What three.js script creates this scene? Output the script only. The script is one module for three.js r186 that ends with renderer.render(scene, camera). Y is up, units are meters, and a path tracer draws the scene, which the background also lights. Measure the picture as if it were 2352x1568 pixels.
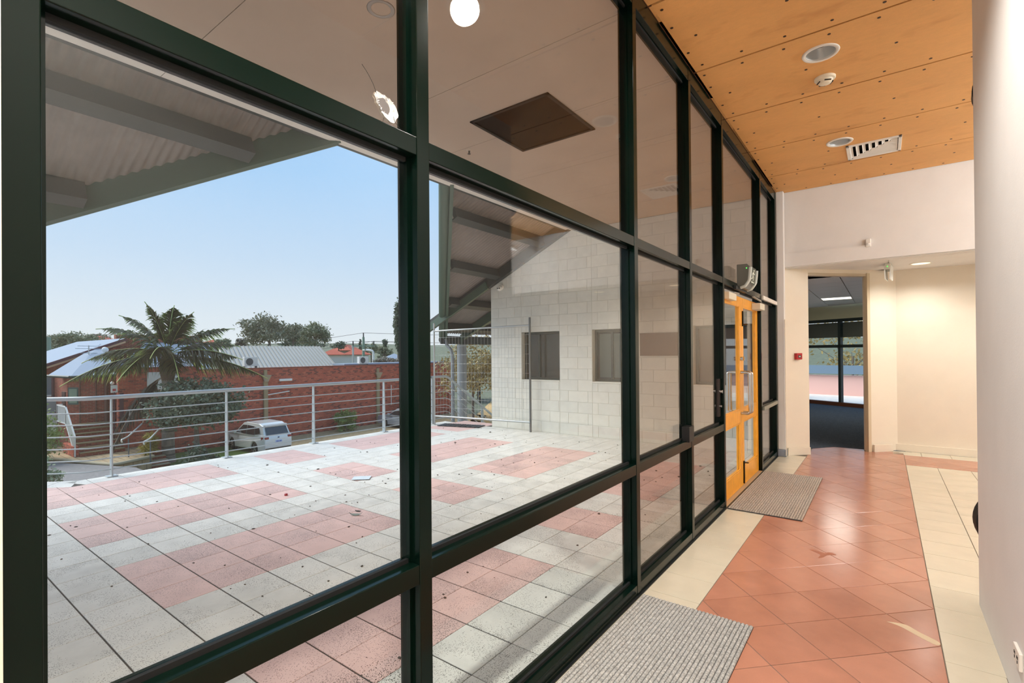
import * as THREE from 'three';
import { mergeGeometries } from 'three/addons/utils/BufferGeometryUtils.js';
import { RoundedBoxGeometry } from 'three/addons/geometries/RoundedBoxGeometry.js';
import { RectAreaLightUniformsLib } from 'three/addons/lights/RectAreaLightUniformsLib.js';

// ---------------------------------------------------------------- camera, sky, sun, exposure
const scene = new THREE.Scene();
const FOCAL = 1143.54;                                   // pixels, for a 2352 x 1568 frame
const camera = new THREE.PerspectiveCamera(2 * Math.atan(784 / FOCAL) * 180 / Math.PI, 2352 / 1568, 0.05, 3000);
camera.position.set(0, 1.5, 0);
camera.rotation.order = 'YXZ';
camera.rotation.set(0.0045, 0.6467, -0.0081);
camera.setViewOffset(2352, 1568, 10.56, -21.91, 2352, 1568);   // the lens is shifted a little
const renderer = new THREE.WebGLRenderer({ antialias: true });
renderer.toneMapping = THREE.LinearToneMapping;
renderer.toneMappingExposure = 1.1;
renderer.shadowMap.enabled = true;
RectAreaLightUniformsLib.init();

function makeSky() {                                     // pale haze at the horizon, clear blue above
  const W = 64, H = 512, d = new Float32Array(W * H * 4);
  const stops = [[-90, .66, .70, .74], [0, .86, .90, .95], [4, .77, .85, .95], [10, .60, .76, .97], [19, .42, .67, 1.0], [32, .34, .60, 1.0], [90, .28, .53, .95]];
  for (let y = 0; y < H; y++) {
    const el = ((y + .5) / H - .5) * 180; let k = 0;
    while (k < stops.length - 2 && el > stops[k + 1][0]) k++;
    const a = stops[k], b = stops[k + 1], t = Math.min(1, Math.max(0, (el - a[0]) / (b[0] - a[0])));
    for (let x = 0; x < W; x++) { const i = (y * W + x) * 4; for (let c = 0; c < 3; c++) d[i + c] = (a[c + 1] + (b[c + 1] - a[c + 1]) * t) * .9; d[i + 3] = 1; }
  }
  const t = new THREE.DataTexture(d, W, H, THREE.RGBAFormat, THREE.FloatType);
  t.mapping = THREE.EquirectangularReflectionMapping; t.magFilter = THREE.LinearFilter; t.minFilter = THREE.LinearFilter; t.needsUpdate = true;
  return t;
}
scene.background = makeSky();
const sun = new THREE.DirectionalLight(new THREE.Color(1, .965, .92), 4.6);   // high sun behind thin haze: very soft shadows
sun.position.set(-40, 32, 10); sun.target.position.set(-8, 0, -6);
sun.castShadow = true; sun.shadow.radius = 100; sun.shadow.mapSize.set(2048, 2048);
Object.assign(sun.shadow.camera, { left: -60, right: 60, top: 60, bottom: -60, near: 1, far: 160 });
sun.name = 'hazy_sun'; scene.add(sun, sun.target);

// ---------------------------------------------------------------- helpers
let seed = 7;
const rnd = () => { seed = (seed + 0x6d2b79f5) | 0; let t = Math.imul(seed ^ (seed >>> 15), 1 | seed); t = (t + Math.imul(t ^ (t >>> 7), 61 | t)) ^ t; return ((t ^ (t >>> 14)) >>> 0) / 4294967296; };
const rr = (a, b) => a + (b - a) * rnd();
const V = (x, y, z) => new THREE.Vector3(x, y, z);
const taken = {};
const numbered = (n) => { taken[n] = (taken[n] ?? -1) + 1; return taken[n] ? n + '_' + String(taken[n]).padStart(3, '0') : n; };
const plain = (g) => { const o = g.index ? g.toNonIndexed() : g; for (const k of Object.keys(o.attributes)) if (!['position', 'normal', 'uv', 'color'].includes(k)) o.deleteAttribute(k); return o; };
const merge = (l) => l.length === 1 ? l[0] : mergeGeometries(l.map(plain), false);
function obj(name, geo, mat, parent = scene) {
  const m = new THREE.Mesh(Array.isArray(geo) ? merge(geo) : geo, mat);
  m.name = parent === scene ? numbered(name) : name;
  m.castShadow = m.receiveShadow = true; parent.add(m); return m;
}
function tag(o, label, category, group) { o.userData.label = label; o.userData.category = category; if (group) o.userData.group = group; return o; }
function thing(name, label, category, pos = [0, 0, 0], turn = 0, group) {
  const g = new THREE.Group(); g.name = numbered(name); g.position.set(...pos); g.rotation.y = turn; scene.add(g); return tag(g, label, category, group);
}
function one(name, label, category, geo, mat, group) { return tag(obj(name, geo, mat), label, category, group); }
function struct(name, label, category, geo, mat) {
  const o = geo ? obj(name, geo, mat) : new THREE.Group();
  if (!geo) { o.name = numbered(name); scene.add(o); }
  o.userData.kind = 'structure'; return tag(o, label, category);
}
function dup(o, pos, turn, label) { const c = o.clone(); c.name = numbered(o.name.replace(/_\d{3}$/, '')); c.userData = { ...o.userData }; if (label) c.userData.label = label; c.position.set(...pos); c.rotation.y = turn; scene.add(c); return c; }
// boxes are given by their two corners; uv in metres
function metreUV(g) {
  const p = g.attributes.position, n = g.attributes.normal, uv = new Float32Array(p.count * 2);
  for (let i = 0; i < p.count; i++) {
    const ax = Math.abs(n.getX(i)), ay = Math.abs(n.getY(i)), az = Math.abs(n.getZ(i));
    const [u, v] = ay >= ax && ay >= az ? [p.getX(i), p.getZ(i)] : ax >= az ? [p.getZ(i), p.getY(i)] : [p.getX(i), p.getY(i)];
    uv[i * 2] = u; uv[i * 2 + 1] = v;
  }
  g.setAttribute('uv', new THREE.BufferAttribute(uv, 2)); return g;
}
function bx(x0, x1, y0, y1, z0, z1) {
  const g = new THREE.BoxGeometry(Math.abs(x1 - x0), Math.abs(y1 - y0), Math.abs(z1 - z0)); g.translate((x0 + x1) / 2, (y0 + y1) / 2, (z0 + z1) / 2); return metreUV(g);
}
function rb(x0, x1, y0, y1, z0, z1, r = .004, s = 1) {
  const w = Math.abs(x1 - x0), h = Math.abs(y1 - y0), d = Math.abs(z1 - z0);
  const g = new RoundedBoxGeometry(w, h, d, s, Math.min(r, w / 2.01, h / 2.01, d / 2.01)); g.translate((x0 + x1) / 2, (y0 + y1) / 2, (z0 + z1) / 2); return metreUV(plain(g));
}
function tube(pts, r, seg = 8, steps, closed = false) {
  const c = pts.length === 2 ? new THREE.LineCurve3(pts[0], pts[1]) : new THREE.CatmullRomCurve3(pts, closed, 'catmullrom', .12);
  return new THREE.TubeGeometry(c, steps ?? (pts.length === 2 ? 1 : pts.length * 5), r, seg, closed);
}
function rod(a, b, r, seg = 10, r2) {                    // a closed cylinder from a to b
  const d = b.clone().sub(a), g = new THREE.CylinderGeometry(r2 ?? r, r, d.length(), seg);
  g.applyQuaternion(new THREE.Quaternion().setFromUnitVectors(V(0, 1, 0), d.clone().normalize())); g.translate((a.x + b.x) / 2, (a.y + b.y) / 2, (a.z + b.z) / 2); return g;
}
function lathe(pts, seg = 32, x = 0, y = 0, z = 0) { const g = new THREE.LatheGeometry(pts.map(([r, h]) => new THREE.Vector2(r, h)), seg); g.translate(x, y, z); return g; }
function beam(a, b, w, h, up = V(0, 1, 0)) {             // a bar of section w x h whose TOP edge runs from a to b
  const d = b.clone().sub(a), L = d.length(); d.normalize();
  const s = d.clone().cross(up).normalize(), u = s.clone().cross(d).normalize();
  const g = new THREE.BoxGeometry(w, h, L); g.translate(0, -h / 2, 0);
  g.applyMatrix4(new THREE.Matrix4().makeBasis(s, u, d.clone().negate())); g.translate((a.x + b.x) / 2, (a.y + b.y) / 2, (a.z + b.z) / 2); return g;
}
function polyUp(pts, y0, y1) {                           // prism over a plan polygon [[x, z], ...]
  const s = new THREE.Shape(pts.map(([x, z]) => new THREE.Vector2(x, -z))), g = new THREE.ExtrudeGeometry(s, { depth: y1 - y0, bevelEnabled: false });
  g.rotateX(-Math.PI / 2); g.translate(0, y0, 0); return metreUV(g);
}
function faces(list) {                                   // flat polygons given by 3-D points, with uv in metres
  const P = [], N = [], U = [];
  for (const q of list) {
    const a = q[0], n = q[1].clone().sub(a).cross(q[2].clone().sub(a)).normalize(), e = q[1].clone().sub(a).normalize(), f = n.clone().cross(e);
    for (let i = 1; i < q.length - 1; i++) for (const p of [a, q[i], q[i + 1]]) { P.push(p.x, p.y, p.z); N.push(n.x, n.y, n.z); const d = p.clone().sub(a); U.push(d.dot(e), d.dot(f)); }
  }
  const g = new THREE.BufferGeometry();
  g.setAttribute('position', new THREE.Float32BufferAttribute(P, 3)); g.setAttribute('normal', new THREE.Float32BufferAttribute(N, 3)); g.setAttribute('uv', new THREE.Float32BufferAttribute(U, 2)); return g;
}
function slab(q, t) {                                    // a flat polygon with thickness t below it
  const n = q[1].clone().sub(q[0]).cross(q[2].clone().sub(q[0])).normalize(); if (n.y < 0) { q = [...q].reverse(); n.negate(); }
  const b = q.map((p) => p.clone().addScaledVector(n, -t)), l = [q, [...b].reverse()];
  for (let i = 0; i < q.length; i++) { const j = (i + 1) % q.length; l.push([b[i], b[j], q[j], q[i]]); }
  return faces(l);
}
// a flat tile with a chamfered top edge over a convex plan polygon, its joint half-width taken off all round
function inset(poly, d) {
  const n = poly.length, out = []; let area = 0;
  for (let i = 0; i < n; i++) { const [a, b] = poly[i], [c, e] = poly[(i + 1) % n]; area += a * e - c * b; }
  const s = area > 0 ? 1 : -1;
  for (let i = 0; i < n; i++) {
    const p = poly[(i + n - 1) % n], q = poly[i], r = poly[(i + 1) % n];
    const l1 = Math.hypot(q[0] - p[0], q[1] - p[1]), l2 = Math.hypot(r[0] - q[0], r[1] - q[1]);
    const n1 = [-s * (q[1] - p[1]) / l1, s * (q[0] - p[0]) / l1], n2 = [-s * (r[1] - q[1]) / l2, s * (r[0] - q[0]) / l2];
    const k = d / Math.max(.25, 1 + n1[0] * n2[0] + n1[1] * n2[1]);
    out.push([q[0] + (n1[0] + n2[0]) * k, q[1] + (n1[1] + n2[1]) * k]);
  }
  return out;
}
function tileGeo(poly, y, thick, joint, cham = .0016, uo = 0, vo = 0) {
  let area = 0; for (let i = 0; i < poly.length; i++) { const [a, b] = poly[i], [c, e] = poly[(i + 1) % poly.length]; area += a * e - c * b; }
  const o = area > 0 ? [...poly].reverse() : poly, A = inset(o, joint), B = inset(o, joint + cham), n = o.length, q = [];
  const p3 = (p, h) => V(p[0], h, p[1]);
  q.push(B.map((p) => p3(p, y)));
  for (let i = 0; i < n; i++) { const j = (i + 1) % n; q.push([p3(A[i], y - cham), p3(A[j], y - cham), p3(B[j], y), p3(B[i], y)]); q.push([p3(A[i], y - thick), p3(A[j], y - thick), p3(A[j], y - cham), p3(A[i], y - cham)]); }
  const g = faces(q), P = g.attributes.position, U = g.attributes.uv;
  for (let i = 0; i < P.count; i++) U.setXY(i, P.getX(i) + uo, P.getZ(i) + vo);
  return g;
}
function clip(poly, f) {                                 // Sutherland-Hodgman against f(p) >= 0
  const out = [];
  for (let i = 0; i < poly.length; i++) {
    const a = poly[i], b = poly[(i + 1) % poly.length], fa = f(a), fb = f(b);
    if (fa >= 0) out.push(a);
    if ((fa < 0) !== (fb < 0)) { const t = fa / (fa - fb); out.push([a[0] + (b[0] - a[0]) * t, a[1] + (b[1] - a[1]) * t]); }
  }
  return out;
}
const areaOf = (p) => { let a = 0; for (let i = 0; i < p.length; i++) { const [x, z] = p[i], [u, v] = p[(i + 1) % p.length]; a += x * v - u * z; } return Math.abs(a) / 2; };
function clean(p) { return p.filter((q, i) => { const r = p[(i + 1) % p.length]; return Math.hypot(q[0] - r[0], q[1] - r[1]) > .006; }); }

// ---------------------------------------------------------------- computed textures
function hash2(x, y, s) { let h = Math.imul(x, 374761393) + Math.imul(y, 668265263) + Math.imul(s, 1442695041); h = Math.imul(h ^ (h >>> 13), 1274126177); return ((h ^ (h >>> 16)) >>> 0) / 4294967296; }
function tileNoise(x, y, period, s) {                    // value noise that repeats after period cells
  const xi = Math.floor(x), yi = Math.floor(y), fx = x - xi, fy = y - yi, m = (k) => ((k % period) + period) % period, sx = fx * fx * (3 - 2 * fx), sy = fy * fy * (3 - 2 * fy);
  const a = hash2(m(xi), m(yi), s), b = hash2(m(xi + 1), m(yi), s), c = hash2(m(xi), m(yi + 1), s), d = hash2(m(xi + 1), m(yi + 1), s);
  return a + (b - a) * sx + (c - a) * sy + (a - b - c + d) * sx * sy;
}
function fbm(u, v, base, oct, s) { let r = 0, a = .5, t = 0; for (let o = 0; o < oct; o++) { const p = base << o; r += a * tileNoise(u * p, v * p, p, s + o * 17); t += a; a *= .55; } return r / t; }
function texture(N, metres, f, srgb = true, M = N) {     // f(u, v, i, j) -> [r, g, b] in 0..255
  const d = new Uint8Array(N * M * 4);
  for (let y = 0; y < M; y++) for (let x = 0; x < N; x++) { const c = f(x / N, y / M, x, y), i = (y * N + x) * 4; d[i] = c[0]; d[i + 1] = c[1]; d[i + 2] = c[2]; d[i + 3] = 255; }
  const t = new THREE.DataTexture(d, N, M); t.wrapS = t.wrapT = THREE.RepeatWrapping; t.magFilter = THREE.LinearFilter; t.minFilter = THREE.LinearMipmapLinearFilter; t.generateMipmaps = true;
  if (srgb) t.colorSpace = THREE.SRGBColorSpace; const [a, b] = Array.isArray(metres) ? metres : [metres, metres]; t.repeat.set(1 / a, 1 / b); t.needsUpdate = true; return t;
}
const cl = (x) => Math.max(0, Math.min(255, x));
const grey = (x) => [cl(x), cl(x), cl(x)];
function mottled(N, metres, rgb, amount, base, s, spots = 0, spotRgb = [60, 55, 50]) {
  return texture(N, metres, (u, v, i, j) => {
    const n = fbm(u, v, base, 5, s) - .5, f = hash2(i, j, s + 5) - .5, w = spots && hash2(i >> 1, j >> 1, s + 9) < spots * Math.max(0, fbm(u, v, 8, 3, s + 40) - .38) * 6 ? .75 : 0;
    return [0, 1, 2].map((c) => cl((rgb[c] * (1 + amount * n * 2 + f * amount * .35)) * (1 - w) + spotRgb[c] * w));
  });
}
const bumpNoise = (N, metres, base, s) => texture(N, metres, (u, v, i, j) => grey(255 * (.6 * fbm(u, v, base, 4, s) + .4 * hash2(i, j, s))), false);
const S = (color, o = {}) => new THREE.MeshStandardMaterial({ color, roughness: .6, ...o });
const P = (color, o = {}) => new THREE.MeshPhysicalMaterial({ color, roughness: .5, ...o });
const W = (map, o = {}) => S('#ffffff', { map, ...o });

const fineBump = bumpNoise(256, .25, 32, 91);
const M = {
  frame: P('#05150f', { roughness: .16, specularIntensity: .35 }),
  gasket: S('#0a0b0b', { roughness: .7 }),
  glass: P('#fbfdfc', { transmission: 1, roughness: 0, thickness: 0, ior: 1.5, specularIntensity: .5 }),
  tint: P('#e8e2dc', { transmission: 1, roughness: 0, thickness: 0, ior: 1.5, specularIntensity: .5 }),
  wallWhite: W(mottled(256, 1.3, [233, 231, 228], .012, 8, 3), { roughness: .75, bumpMap: fineBump, bumpScale: .0006 }),
  wallCream: W(mottled(256, 1.3, [236, 226, 208], .012, 8, 4), { roughness: .7, bumpMap: fineBump, bumpScale: .0005 }),
  paintWhite: S('#e9e7e2', { roughness: .45 }),
  soffit: W(mottled(512, 2.4, [226, 219, 210], .03, 6, 11), { roughness: .85 }),
  grout: W(mottled(256, .6, [118, 108, 96], .08, 16, 21), { roughness: .9 }),
  deckGrout: W(mottled(256, .6, [66, 62, 58], .1, 16, 22), { roughness: .95 }),
  terracotta: W(mottled(512, 1.2, [186, 130, 107], .05, 8, 31), { roughness: .2, bumpMap: bumpNoise(256, .6, 16, 33), bumpScale: .0003 }),
  terracotta2: W(mottled(512, 1.1, [180, 124, 101], .06, 8, 35), { roughness: .2 }),
  creamTile: W(mottled(512, 1.2, [213, 205, 184], .035, 8, 37), { roughness: .22 }),
  deckCream: W(mottled(1024, 1.6, [215, 213, 207], .05, 12, 41, .05, [96, 92, 86]), { roughness: .62, bumpMap: fineBump, bumpScale: .0006 }),
  deckCream2: W(mottled(1024, 1.6, [207, 205, 199], .075, 12, 43, .09, [90, 86, 80]), { roughness: .62, bumpMap: fineBump, bumpScale: .0006 }),
  deckPink: W(mottled(1024, 1.6, [214, 180, 173], .05, 12, 45, .045, [104, 84, 78]), { roughness: .6, bumpMap: fineBump, bumpScale: .0006 }),
  deckPink2: W(mottled(1024, 1.6, [208, 176, 170], .075, 12, 47, .09, [96, 80, 76]), { roughness: .6, bumpMap: fineBump, bumpScale: .0006 }),
  ply: W(texture(1024, [2.4, 1.1], (u, v, i, j) => {
    const n = fbm(u, v, 5, 5, 51) - .5, g = fbm(u * 1, v, 64, 3, 53) - .5, f = hash2(i, j, 57) - .5, st = Math.max(0, fbm(u, v, 7, 4, 59) - .66) * 3;
    const k = 1 + n * .07 + g * .04 + f * .05; return [cl(230 * k * (1 - st * .1)), cl(172 * k * (1 - st * .16)), cl(104 * k * (1 - st * .22))];
  }), { roughness: .62 }),
  plyDark: S('#5d3410', { roughness: .85 }),
  screw: S('#3a2410', { roughness: .5 }),
  trimWhite: S('#ece8e0', { roughness: .4 }),
  reflector: S('#cfd2d2', { roughness: .22, metalness: .85 }),
  doorWood: W(texture(512, [.5, 1.2], (u, v, i, j) => { const g = fbm(u, v, 24, 3, 61) * .5 + fbm(u * 1, v, 4, 4, 62) * .5 - .5, k = 1 + g * .22 + (hash2(i, j, 63) - .5) * .04; return [cl(240 * k), cl(166 * k), cl(48 * k)]; }), { roughness: .32 }),
  steel: S('#c4c6c6', { roughness: .24, metalness: 1 }),
  darkMetal: S('#25282a', { roughness: .4, metalness: .4 }),
  black: S('#0b0c0d', { roughness: .5 }),
  voidBlack: S('#060708', { roughness: .9 }),
  matGrey: W(mottled(512, .3, [176, 176, 172], .32, 48, 71), { roughness: 1, bumpMap: bumpNoise(256, .1, 32, 73), bumpScale: .003 }),
  matBrown: W(mottled(512, .3, [178, 168, 156], .3, 48, 75), { roughness: 1, bumpMap: bumpNoise(256, .1, 32, 77), bumpScale: .003 }),
  matBack: S('#26262a', { roughness: .9 }),
  carpet: W(mottled(512, 1, [64, 75, 90], .35, 64, 79), { roughness: 1 }),
  railPaint: P('#a9b2b6', { roughness: .35, clearcoat: .3, clearcoatRoughness: .3 }),
  galv: S('#b9bcbb', { roughness: .38, metalness: .7 }),
  galvDark: S('#6e7274', { roughness: .45, metalness: .6 }),
  blockWhite: W(mottled(512, 1.1, [222, 220, 210], .03, 12, 81), { roughness: .7, bumpMap: bumpNoise(512, .4, 32, 83), bumpScale: .0016 }),
  blockWhite2: W(mottled(512, 1.3, [217, 216, 207], .035, 12, 85), { roughness: .7, bumpMap: bumpNoise(512, .37, 32, 87), bumpScale: .0018 }),
  mortarWhite: S('#c9c7bc', { roughness: .85 }),
  roofSheet: W(mottled(512, 1.5, [132, 121, 115], .08, 10, 89), { roughness: .55 }),
  roofSteel: P('#2c3230', { roughness: .55 }),
  roofGreen: P('#3c5445', { roughness: .5 }),
  winFrame: P('#1d2b29', { roughness: .4 }),
  brownBoard: S('#7a6458', { roughness: .7 }),
  column: P('#8b9094', { roughness: .5 }),
};
// ================================================================ THE BUILDING'S SHELL
const XF = -1.216, XG = -1.265, XO = -1.315, HC = 3.773, LOW = 2.69;      // facade inside face, glass, outside face; ceiling; low ceiling

// ---- interior floor: grout bed with every tile laid on it
const floor = struct('floor', 'tiled floor of the corridor, terracotta field with cream borders', 'floor', polyUp([[XO, 2.8], [XO, -7.9], [-1.2, -8.2], [-.9, -9.0], [-.6, -9.32], [4.6, -9.5], [4.6, -2.4], [.6, -2.4], [.6, 2.8]], -.2, -.003), M.grout);
{
  const rest = new Map();
  const addTile = (poly, mat) => { poly = clean(poly); if (poly.length < 3 || areaOf(poly) < .004) return; if (poly[0][1] > -1.0 || poly[0][0] > 1.45) { rest.set(mat, [...(rest.get(mat) ?? []), tileGeo(poly, 0, .012, .0022, .0012, rr(0, 5), rr(0, 5))]); return; } obj('tile', tileGeo(poly, 0, .012, .0022, .0012, rr(0, 5), rr(0, 5)), mat, floor); };
  const pz = .3215;
  for (let k = -12; k < 23; k++) { const z0 = -1.122 - k * pz, z1 = z0 - pz; if (z1 < -8.25) break; addTile([[XF, z0], [-.885, z0], [-.885, z1], [XF, z1]], M.creamTile); }
  for (let k = 0; k < 16; k++) { const z0 = -3.186 - k * pz, z1 = Math.max(z0 - pz, -8.34); if (z0 < -8.3) break; for (let c = 0; c < 13; c++) { const x0 = .222 + c * .3135; if (c > 1 && k < 4) continue; addTile([[x0, z0], [x0 + .3135, z0], [x0 + .3135, z1], [x0, z1]], M.creamTile); } }
  for (let k = 1; k < 19; k++) { const z0 = -3.186 + k * pz; addTile([[.222, z0], [.437, z0], [.437, z0 - pz], [.222, z0 - pz]], M.creamTile); }
  // diagonal field
  const dx = .2214, dz = .2267, cell = (m, n) => { const x = -.885 + m * dx, z = -3.108 - n * dz; return [[x - dx, z], [x, z - dz], [x + dx, z], [x, z + dz]]; };
  const rect = (p, x0, x1, z0, z1) => { p = clip(p, (q) => q[0] - x0); if (p.length) p = clip(p, (q) => x1 - q[0]); if (p.length) p = clip(p, (q) => q[1] - z0); if (p.length) p = clip(p, (q) => z1 - q[1]); return p; };
  for (let m = -1; m < 16; m++) for (let n = -27; n < 30; n++) {
    if (((m + n) % 2 + 2) % 2 !== 1) continue;
    const c = cell(m, n), mat = hash2(m + 50, n + 50, 3) > .45 ? M.terracotta : M.terracotta2;
    if (c.every((q) => q[0] > .5)) { addTile(rect(c, .222, 2.4, -9.1, -8.34), mat); continue; }
    addTile(rect(c, -.885, .222, -9.3, 2.7), mat);
    if (m > 4) addTile(rect(c, .222, 2.4, -9.1, -8.34), mat);
  }
  for (let k = 0; k < 7; k++) addTile([[.1 + k * .32, -9.1], [.42 + k * .32, -9.1], [.42 + k * .32, -9.42], [.1 + k * .32, -9.42]], M.creamTile);
  for (const [m, l] of rest) { const f = obj('far_tiles', l, m, floor); f.userData.kind = 'stuff'; }
}

// ---- plywood ceiling: panels with open joints
const ceiling = struct('ceiling', 'orange plywood panel ceiling over the corridor with dark joints', 'ceiling', [bx(XO, 4.6, HC + .16, HC + .35, -9.6, 2.85), bx(XO, XF + .02, HC, HC + .16, -9.6, 2.85), bx(4.4, 4.6, HC, HC + .16, -9.6, 2.85), bx(XO, 4.6, HC, HC + .16, 2.7, 2.85), bx(XO, 4.6, HC, HC + .16, -9.6, -8.14)], M.plyDark);
{
  const js = [2.6, 1.57, .55, -.46, -1.3, -2.22, -3.178, -4.165, -5.178, -6.205, -7.2585, -8.13];
  for (let k = 0; k < js.length - 1; k++) for (const [x0, x1] of [[XF + .002, 1.216], [1.222, 4.4]]) {
    if (x0 > 1 && js[k] > -2.3) continue;
    const z0 = js[k] - .009, z1 = js[k + 1] + .009, l = [], sh = new THREE.Shape([[x0, z0], [x1, z0], [x1, z1], [x0, z1]].map(([x, z]) => new THREE.Vector2(x, -z)));
    for (const [hx, hz, hr] of [[-.362, -4.48, .1], [-.36, -6.517, .1], [-.36, -2.44, .1], [-.36, -.4, .1], [-.36, 1.64, .1], [-.067, -6.945, -.225]]) if (hz < z0 && hz > z1 && hx > x0 && hx < x1) { const h = new THREE.Path(); if (hr > 0) h.absarc(hx, -hz, hr, 0, Math.PI * 2, true); else { h.moveTo(hx + hr, -hz + hr); h.lineTo(hx + hr, -hz - hr); h.lineTo(hx - hr, -hz - hr); h.lineTo(hx - hr, -hz + hr); h.closePath(); } sh.holes.push(h); }
    const pg = new THREE.ExtrudeGeometry(sh, { depth: .012, bevelEnabled: false, curveSegments: 40 }); pg.rotateX(-Math.PI / 2); pg.translate(0, HC, 0); const p = obj('panel', metreUV(pg), M.ply, ceiling);
    const disc = (x, z) => { const g = new THREE.CylinderGeometry(.011, .011, .003, 8); g.translate(x, HC - .0005, z); l.push(g); };
    for (let i = 0; i < 9; i++) { const x = x0 + .06 + i * .288; disc(x, z0 - .075); disc(x + .03, z1 + .075); if (i % 2 === 0) disc(x + .1, (z0 + z1) / 2); }
    for (const z of [z0 - .3, z1 + .3]) disc(x0 + .05, z);
    const s = obj('screws', l, M.screw, p); s.userData.kind = 'stuff';
  }
}

// ---- walls
struct('wall_right', 'plain white wall close to the camera on the right', 'wall', rb(.437, .66, -.1, HC + .02, -4.02, 2.8, .012, 2), M.wallWhite);
struct('wall_left', 'cream wall end beside the first mullion', 'wall', bx(-1.55, -1.19, -.1, HC + .02, -.157, 2.8), M.wallCream);
struct('wall_back', 'white wall behind the camera closing the corridor', 'wall', bx(-1.55, .66, -.1, HC + .02, 2.7, 2.85), M.wallWhite);
struct('wall_bulkhead', 'white bulkhead wall above the lowered ceiling', 'wall', bx(-1.13, 4.6, LOW, HC + .02, -8.28, -8.13), M.wallWhite);
struct('wall_lobby_front', 'white wall on the near side of the lobby', 'wall', bx(.6, 4.6, -.1, HC + .02, -2.5, -2.3), M.wallWhite);
struct('wall_lobby_side', 'white wall at the far side of the lobby', 'wall', bx(4.4, 4.6, -.1, HC + .02, -9.6, -2.3), M.wallWhite);
struct('wall_far', 'warm cream wall at the end of the corridor right of the doorway', 'wall', bx(.08, 4.6, -.1, LOW + .05, -9.62, -9.45), M.wallCream);
{ // the 45 degree wall with the doorway: (-1.128,-8.164) to (.08,-9.372), opening from s=.26 to s=.95 (x offset)
  const t = .075;
  const run = (a, b, y0, y1) => polyUp([[-1.128 + a, -8.164 - a], [-1.128 + b, -8.164 - b], [-1.128 + b - t, -8.164 - b - t], [-1.128 + a - t, -8.164 - a - t]], y0, y1);
  struct('wall_diagonal', 'cream angled wall around the open doorway', 'wall', [run(-.0, .262, -.1, LOW + .05), run(.96, 1.32, -.1, LOW + .05), run(.262, .96, 2.635, LOW + .05)], M.wallCream);
  const jamb = (s, w) => polyUp([[-1.128 + s + .012, -8.164 - s + .012], [-1.128 + s + w + .012, -8.164 - s - w + .012], [-1.128 + s + w - .03, -8.164 - s - w - .03], [-1.128 + s - .03, -8.164 - s - .03]], 0, 2.64);
  struct('trim_1', 'tan metal door frame jamb on the right of the doorway', 'door frame', jamb(.932, .034), S('#d6c6a8', { roughness: .4 }));
  struct('trim_2', 'thin pale door frame head over the doorway', 'door frame', run(.26, .95, 2.6, 2.638), S('#c9bba2', { roughness: .5 }));
  struct('baseboard_left', 'cream skirting on the angled wall left of the doorway', 'baseboard', polyUp([[-1.12, -8.156], [-.87, -8.406], [-.85, -8.386], [-1.1, -8.136]], 0, .105), M.wallCream);
  struct('baseboard_middle', 'cream skirting right of the doorway', 'baseboard', polyUp([[-.135, -9.135], [.085, -9.36], [.105, -9.34], [-.115, -9.115]], 0, .105), M.wallCream);
  struct('baseboard_far', 'cream skirting along the far end wall', 'baseboard', bx(.09, 4.4, 0, .105, -9.45, -9.428), M.wallCream);
}
// lowered ceiling behind the bulkhead with tile joints
const lowCeil = struct('ceiling_low', 'lowered white ceiling behind the bulkhead', 'ceiling', polyUp([[-1.3, -8.1], [4.6, -8.1], [4.6, -9.7], [-.2, -9.7]], LOW + .01, LOW + .2), M.wallWhite);
for (let k = 0; k < 5; k++) obj('panel', rb(-.98 + k * 1.05, .06 + k * 1.05, LOW, LOW + .012, -9.6, -8.29, .002), M.wallWhite, lowCeil);

// ---- the carpeted room seen through the doorway
struct('floor_carpet', 'dark blue grey carpet of the room beyond the doorway', 'floor', polyUp([[-.92, -8.88], [-.63, -9.26], [-.2, -9.3], [1.2, -9.7], [1.4, -14.6], [-4, -18.2], [-3.2, -8.8]], -.15, .004), M.carpet);
struct('wall_room_right', 'cream wall on the right of the carpeted room', 'wall', bx(1.0, 1.15, -.1, 2.75, -15, -9.62), M.wallCream);
struct('wall_room_left', 'cream wall on the left of the carpeted room', 'wall', bx(-3.1, -2.95, -.1, 2.75, -17.5, -8.05), M.wallCream);
const roomCeil = struct('ceiling_room', 'suspended ceiling of the carpeted room', 'ceiling', polyUp([[-3.2, -8.3], [-1.25, -8.3], [0, -9.6], [1.3, -9.6], [1.4, -14.5], [-4, -18]], 2.715, 2.95), M.soffit);
{
  for (let i = 0; i < 7; i++) for (let j = 0; j < 12; j++) { const x = -2.95 + i * .6, z = -9.2 - j * .6; if (z + x < -19.5 + .2 || x + .6 > 1.02 || (x + z > -9.2)) continue; if (z - .6 < -15.6 + (x + .9) * .62) continue; if (i === 3 && j === 7) continue; obj('panel', rb(x + .006, x + .594, 2.69, 2.715, z - .594, z - .006, .003), M.trimWhite, roomCeil); }
}
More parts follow.
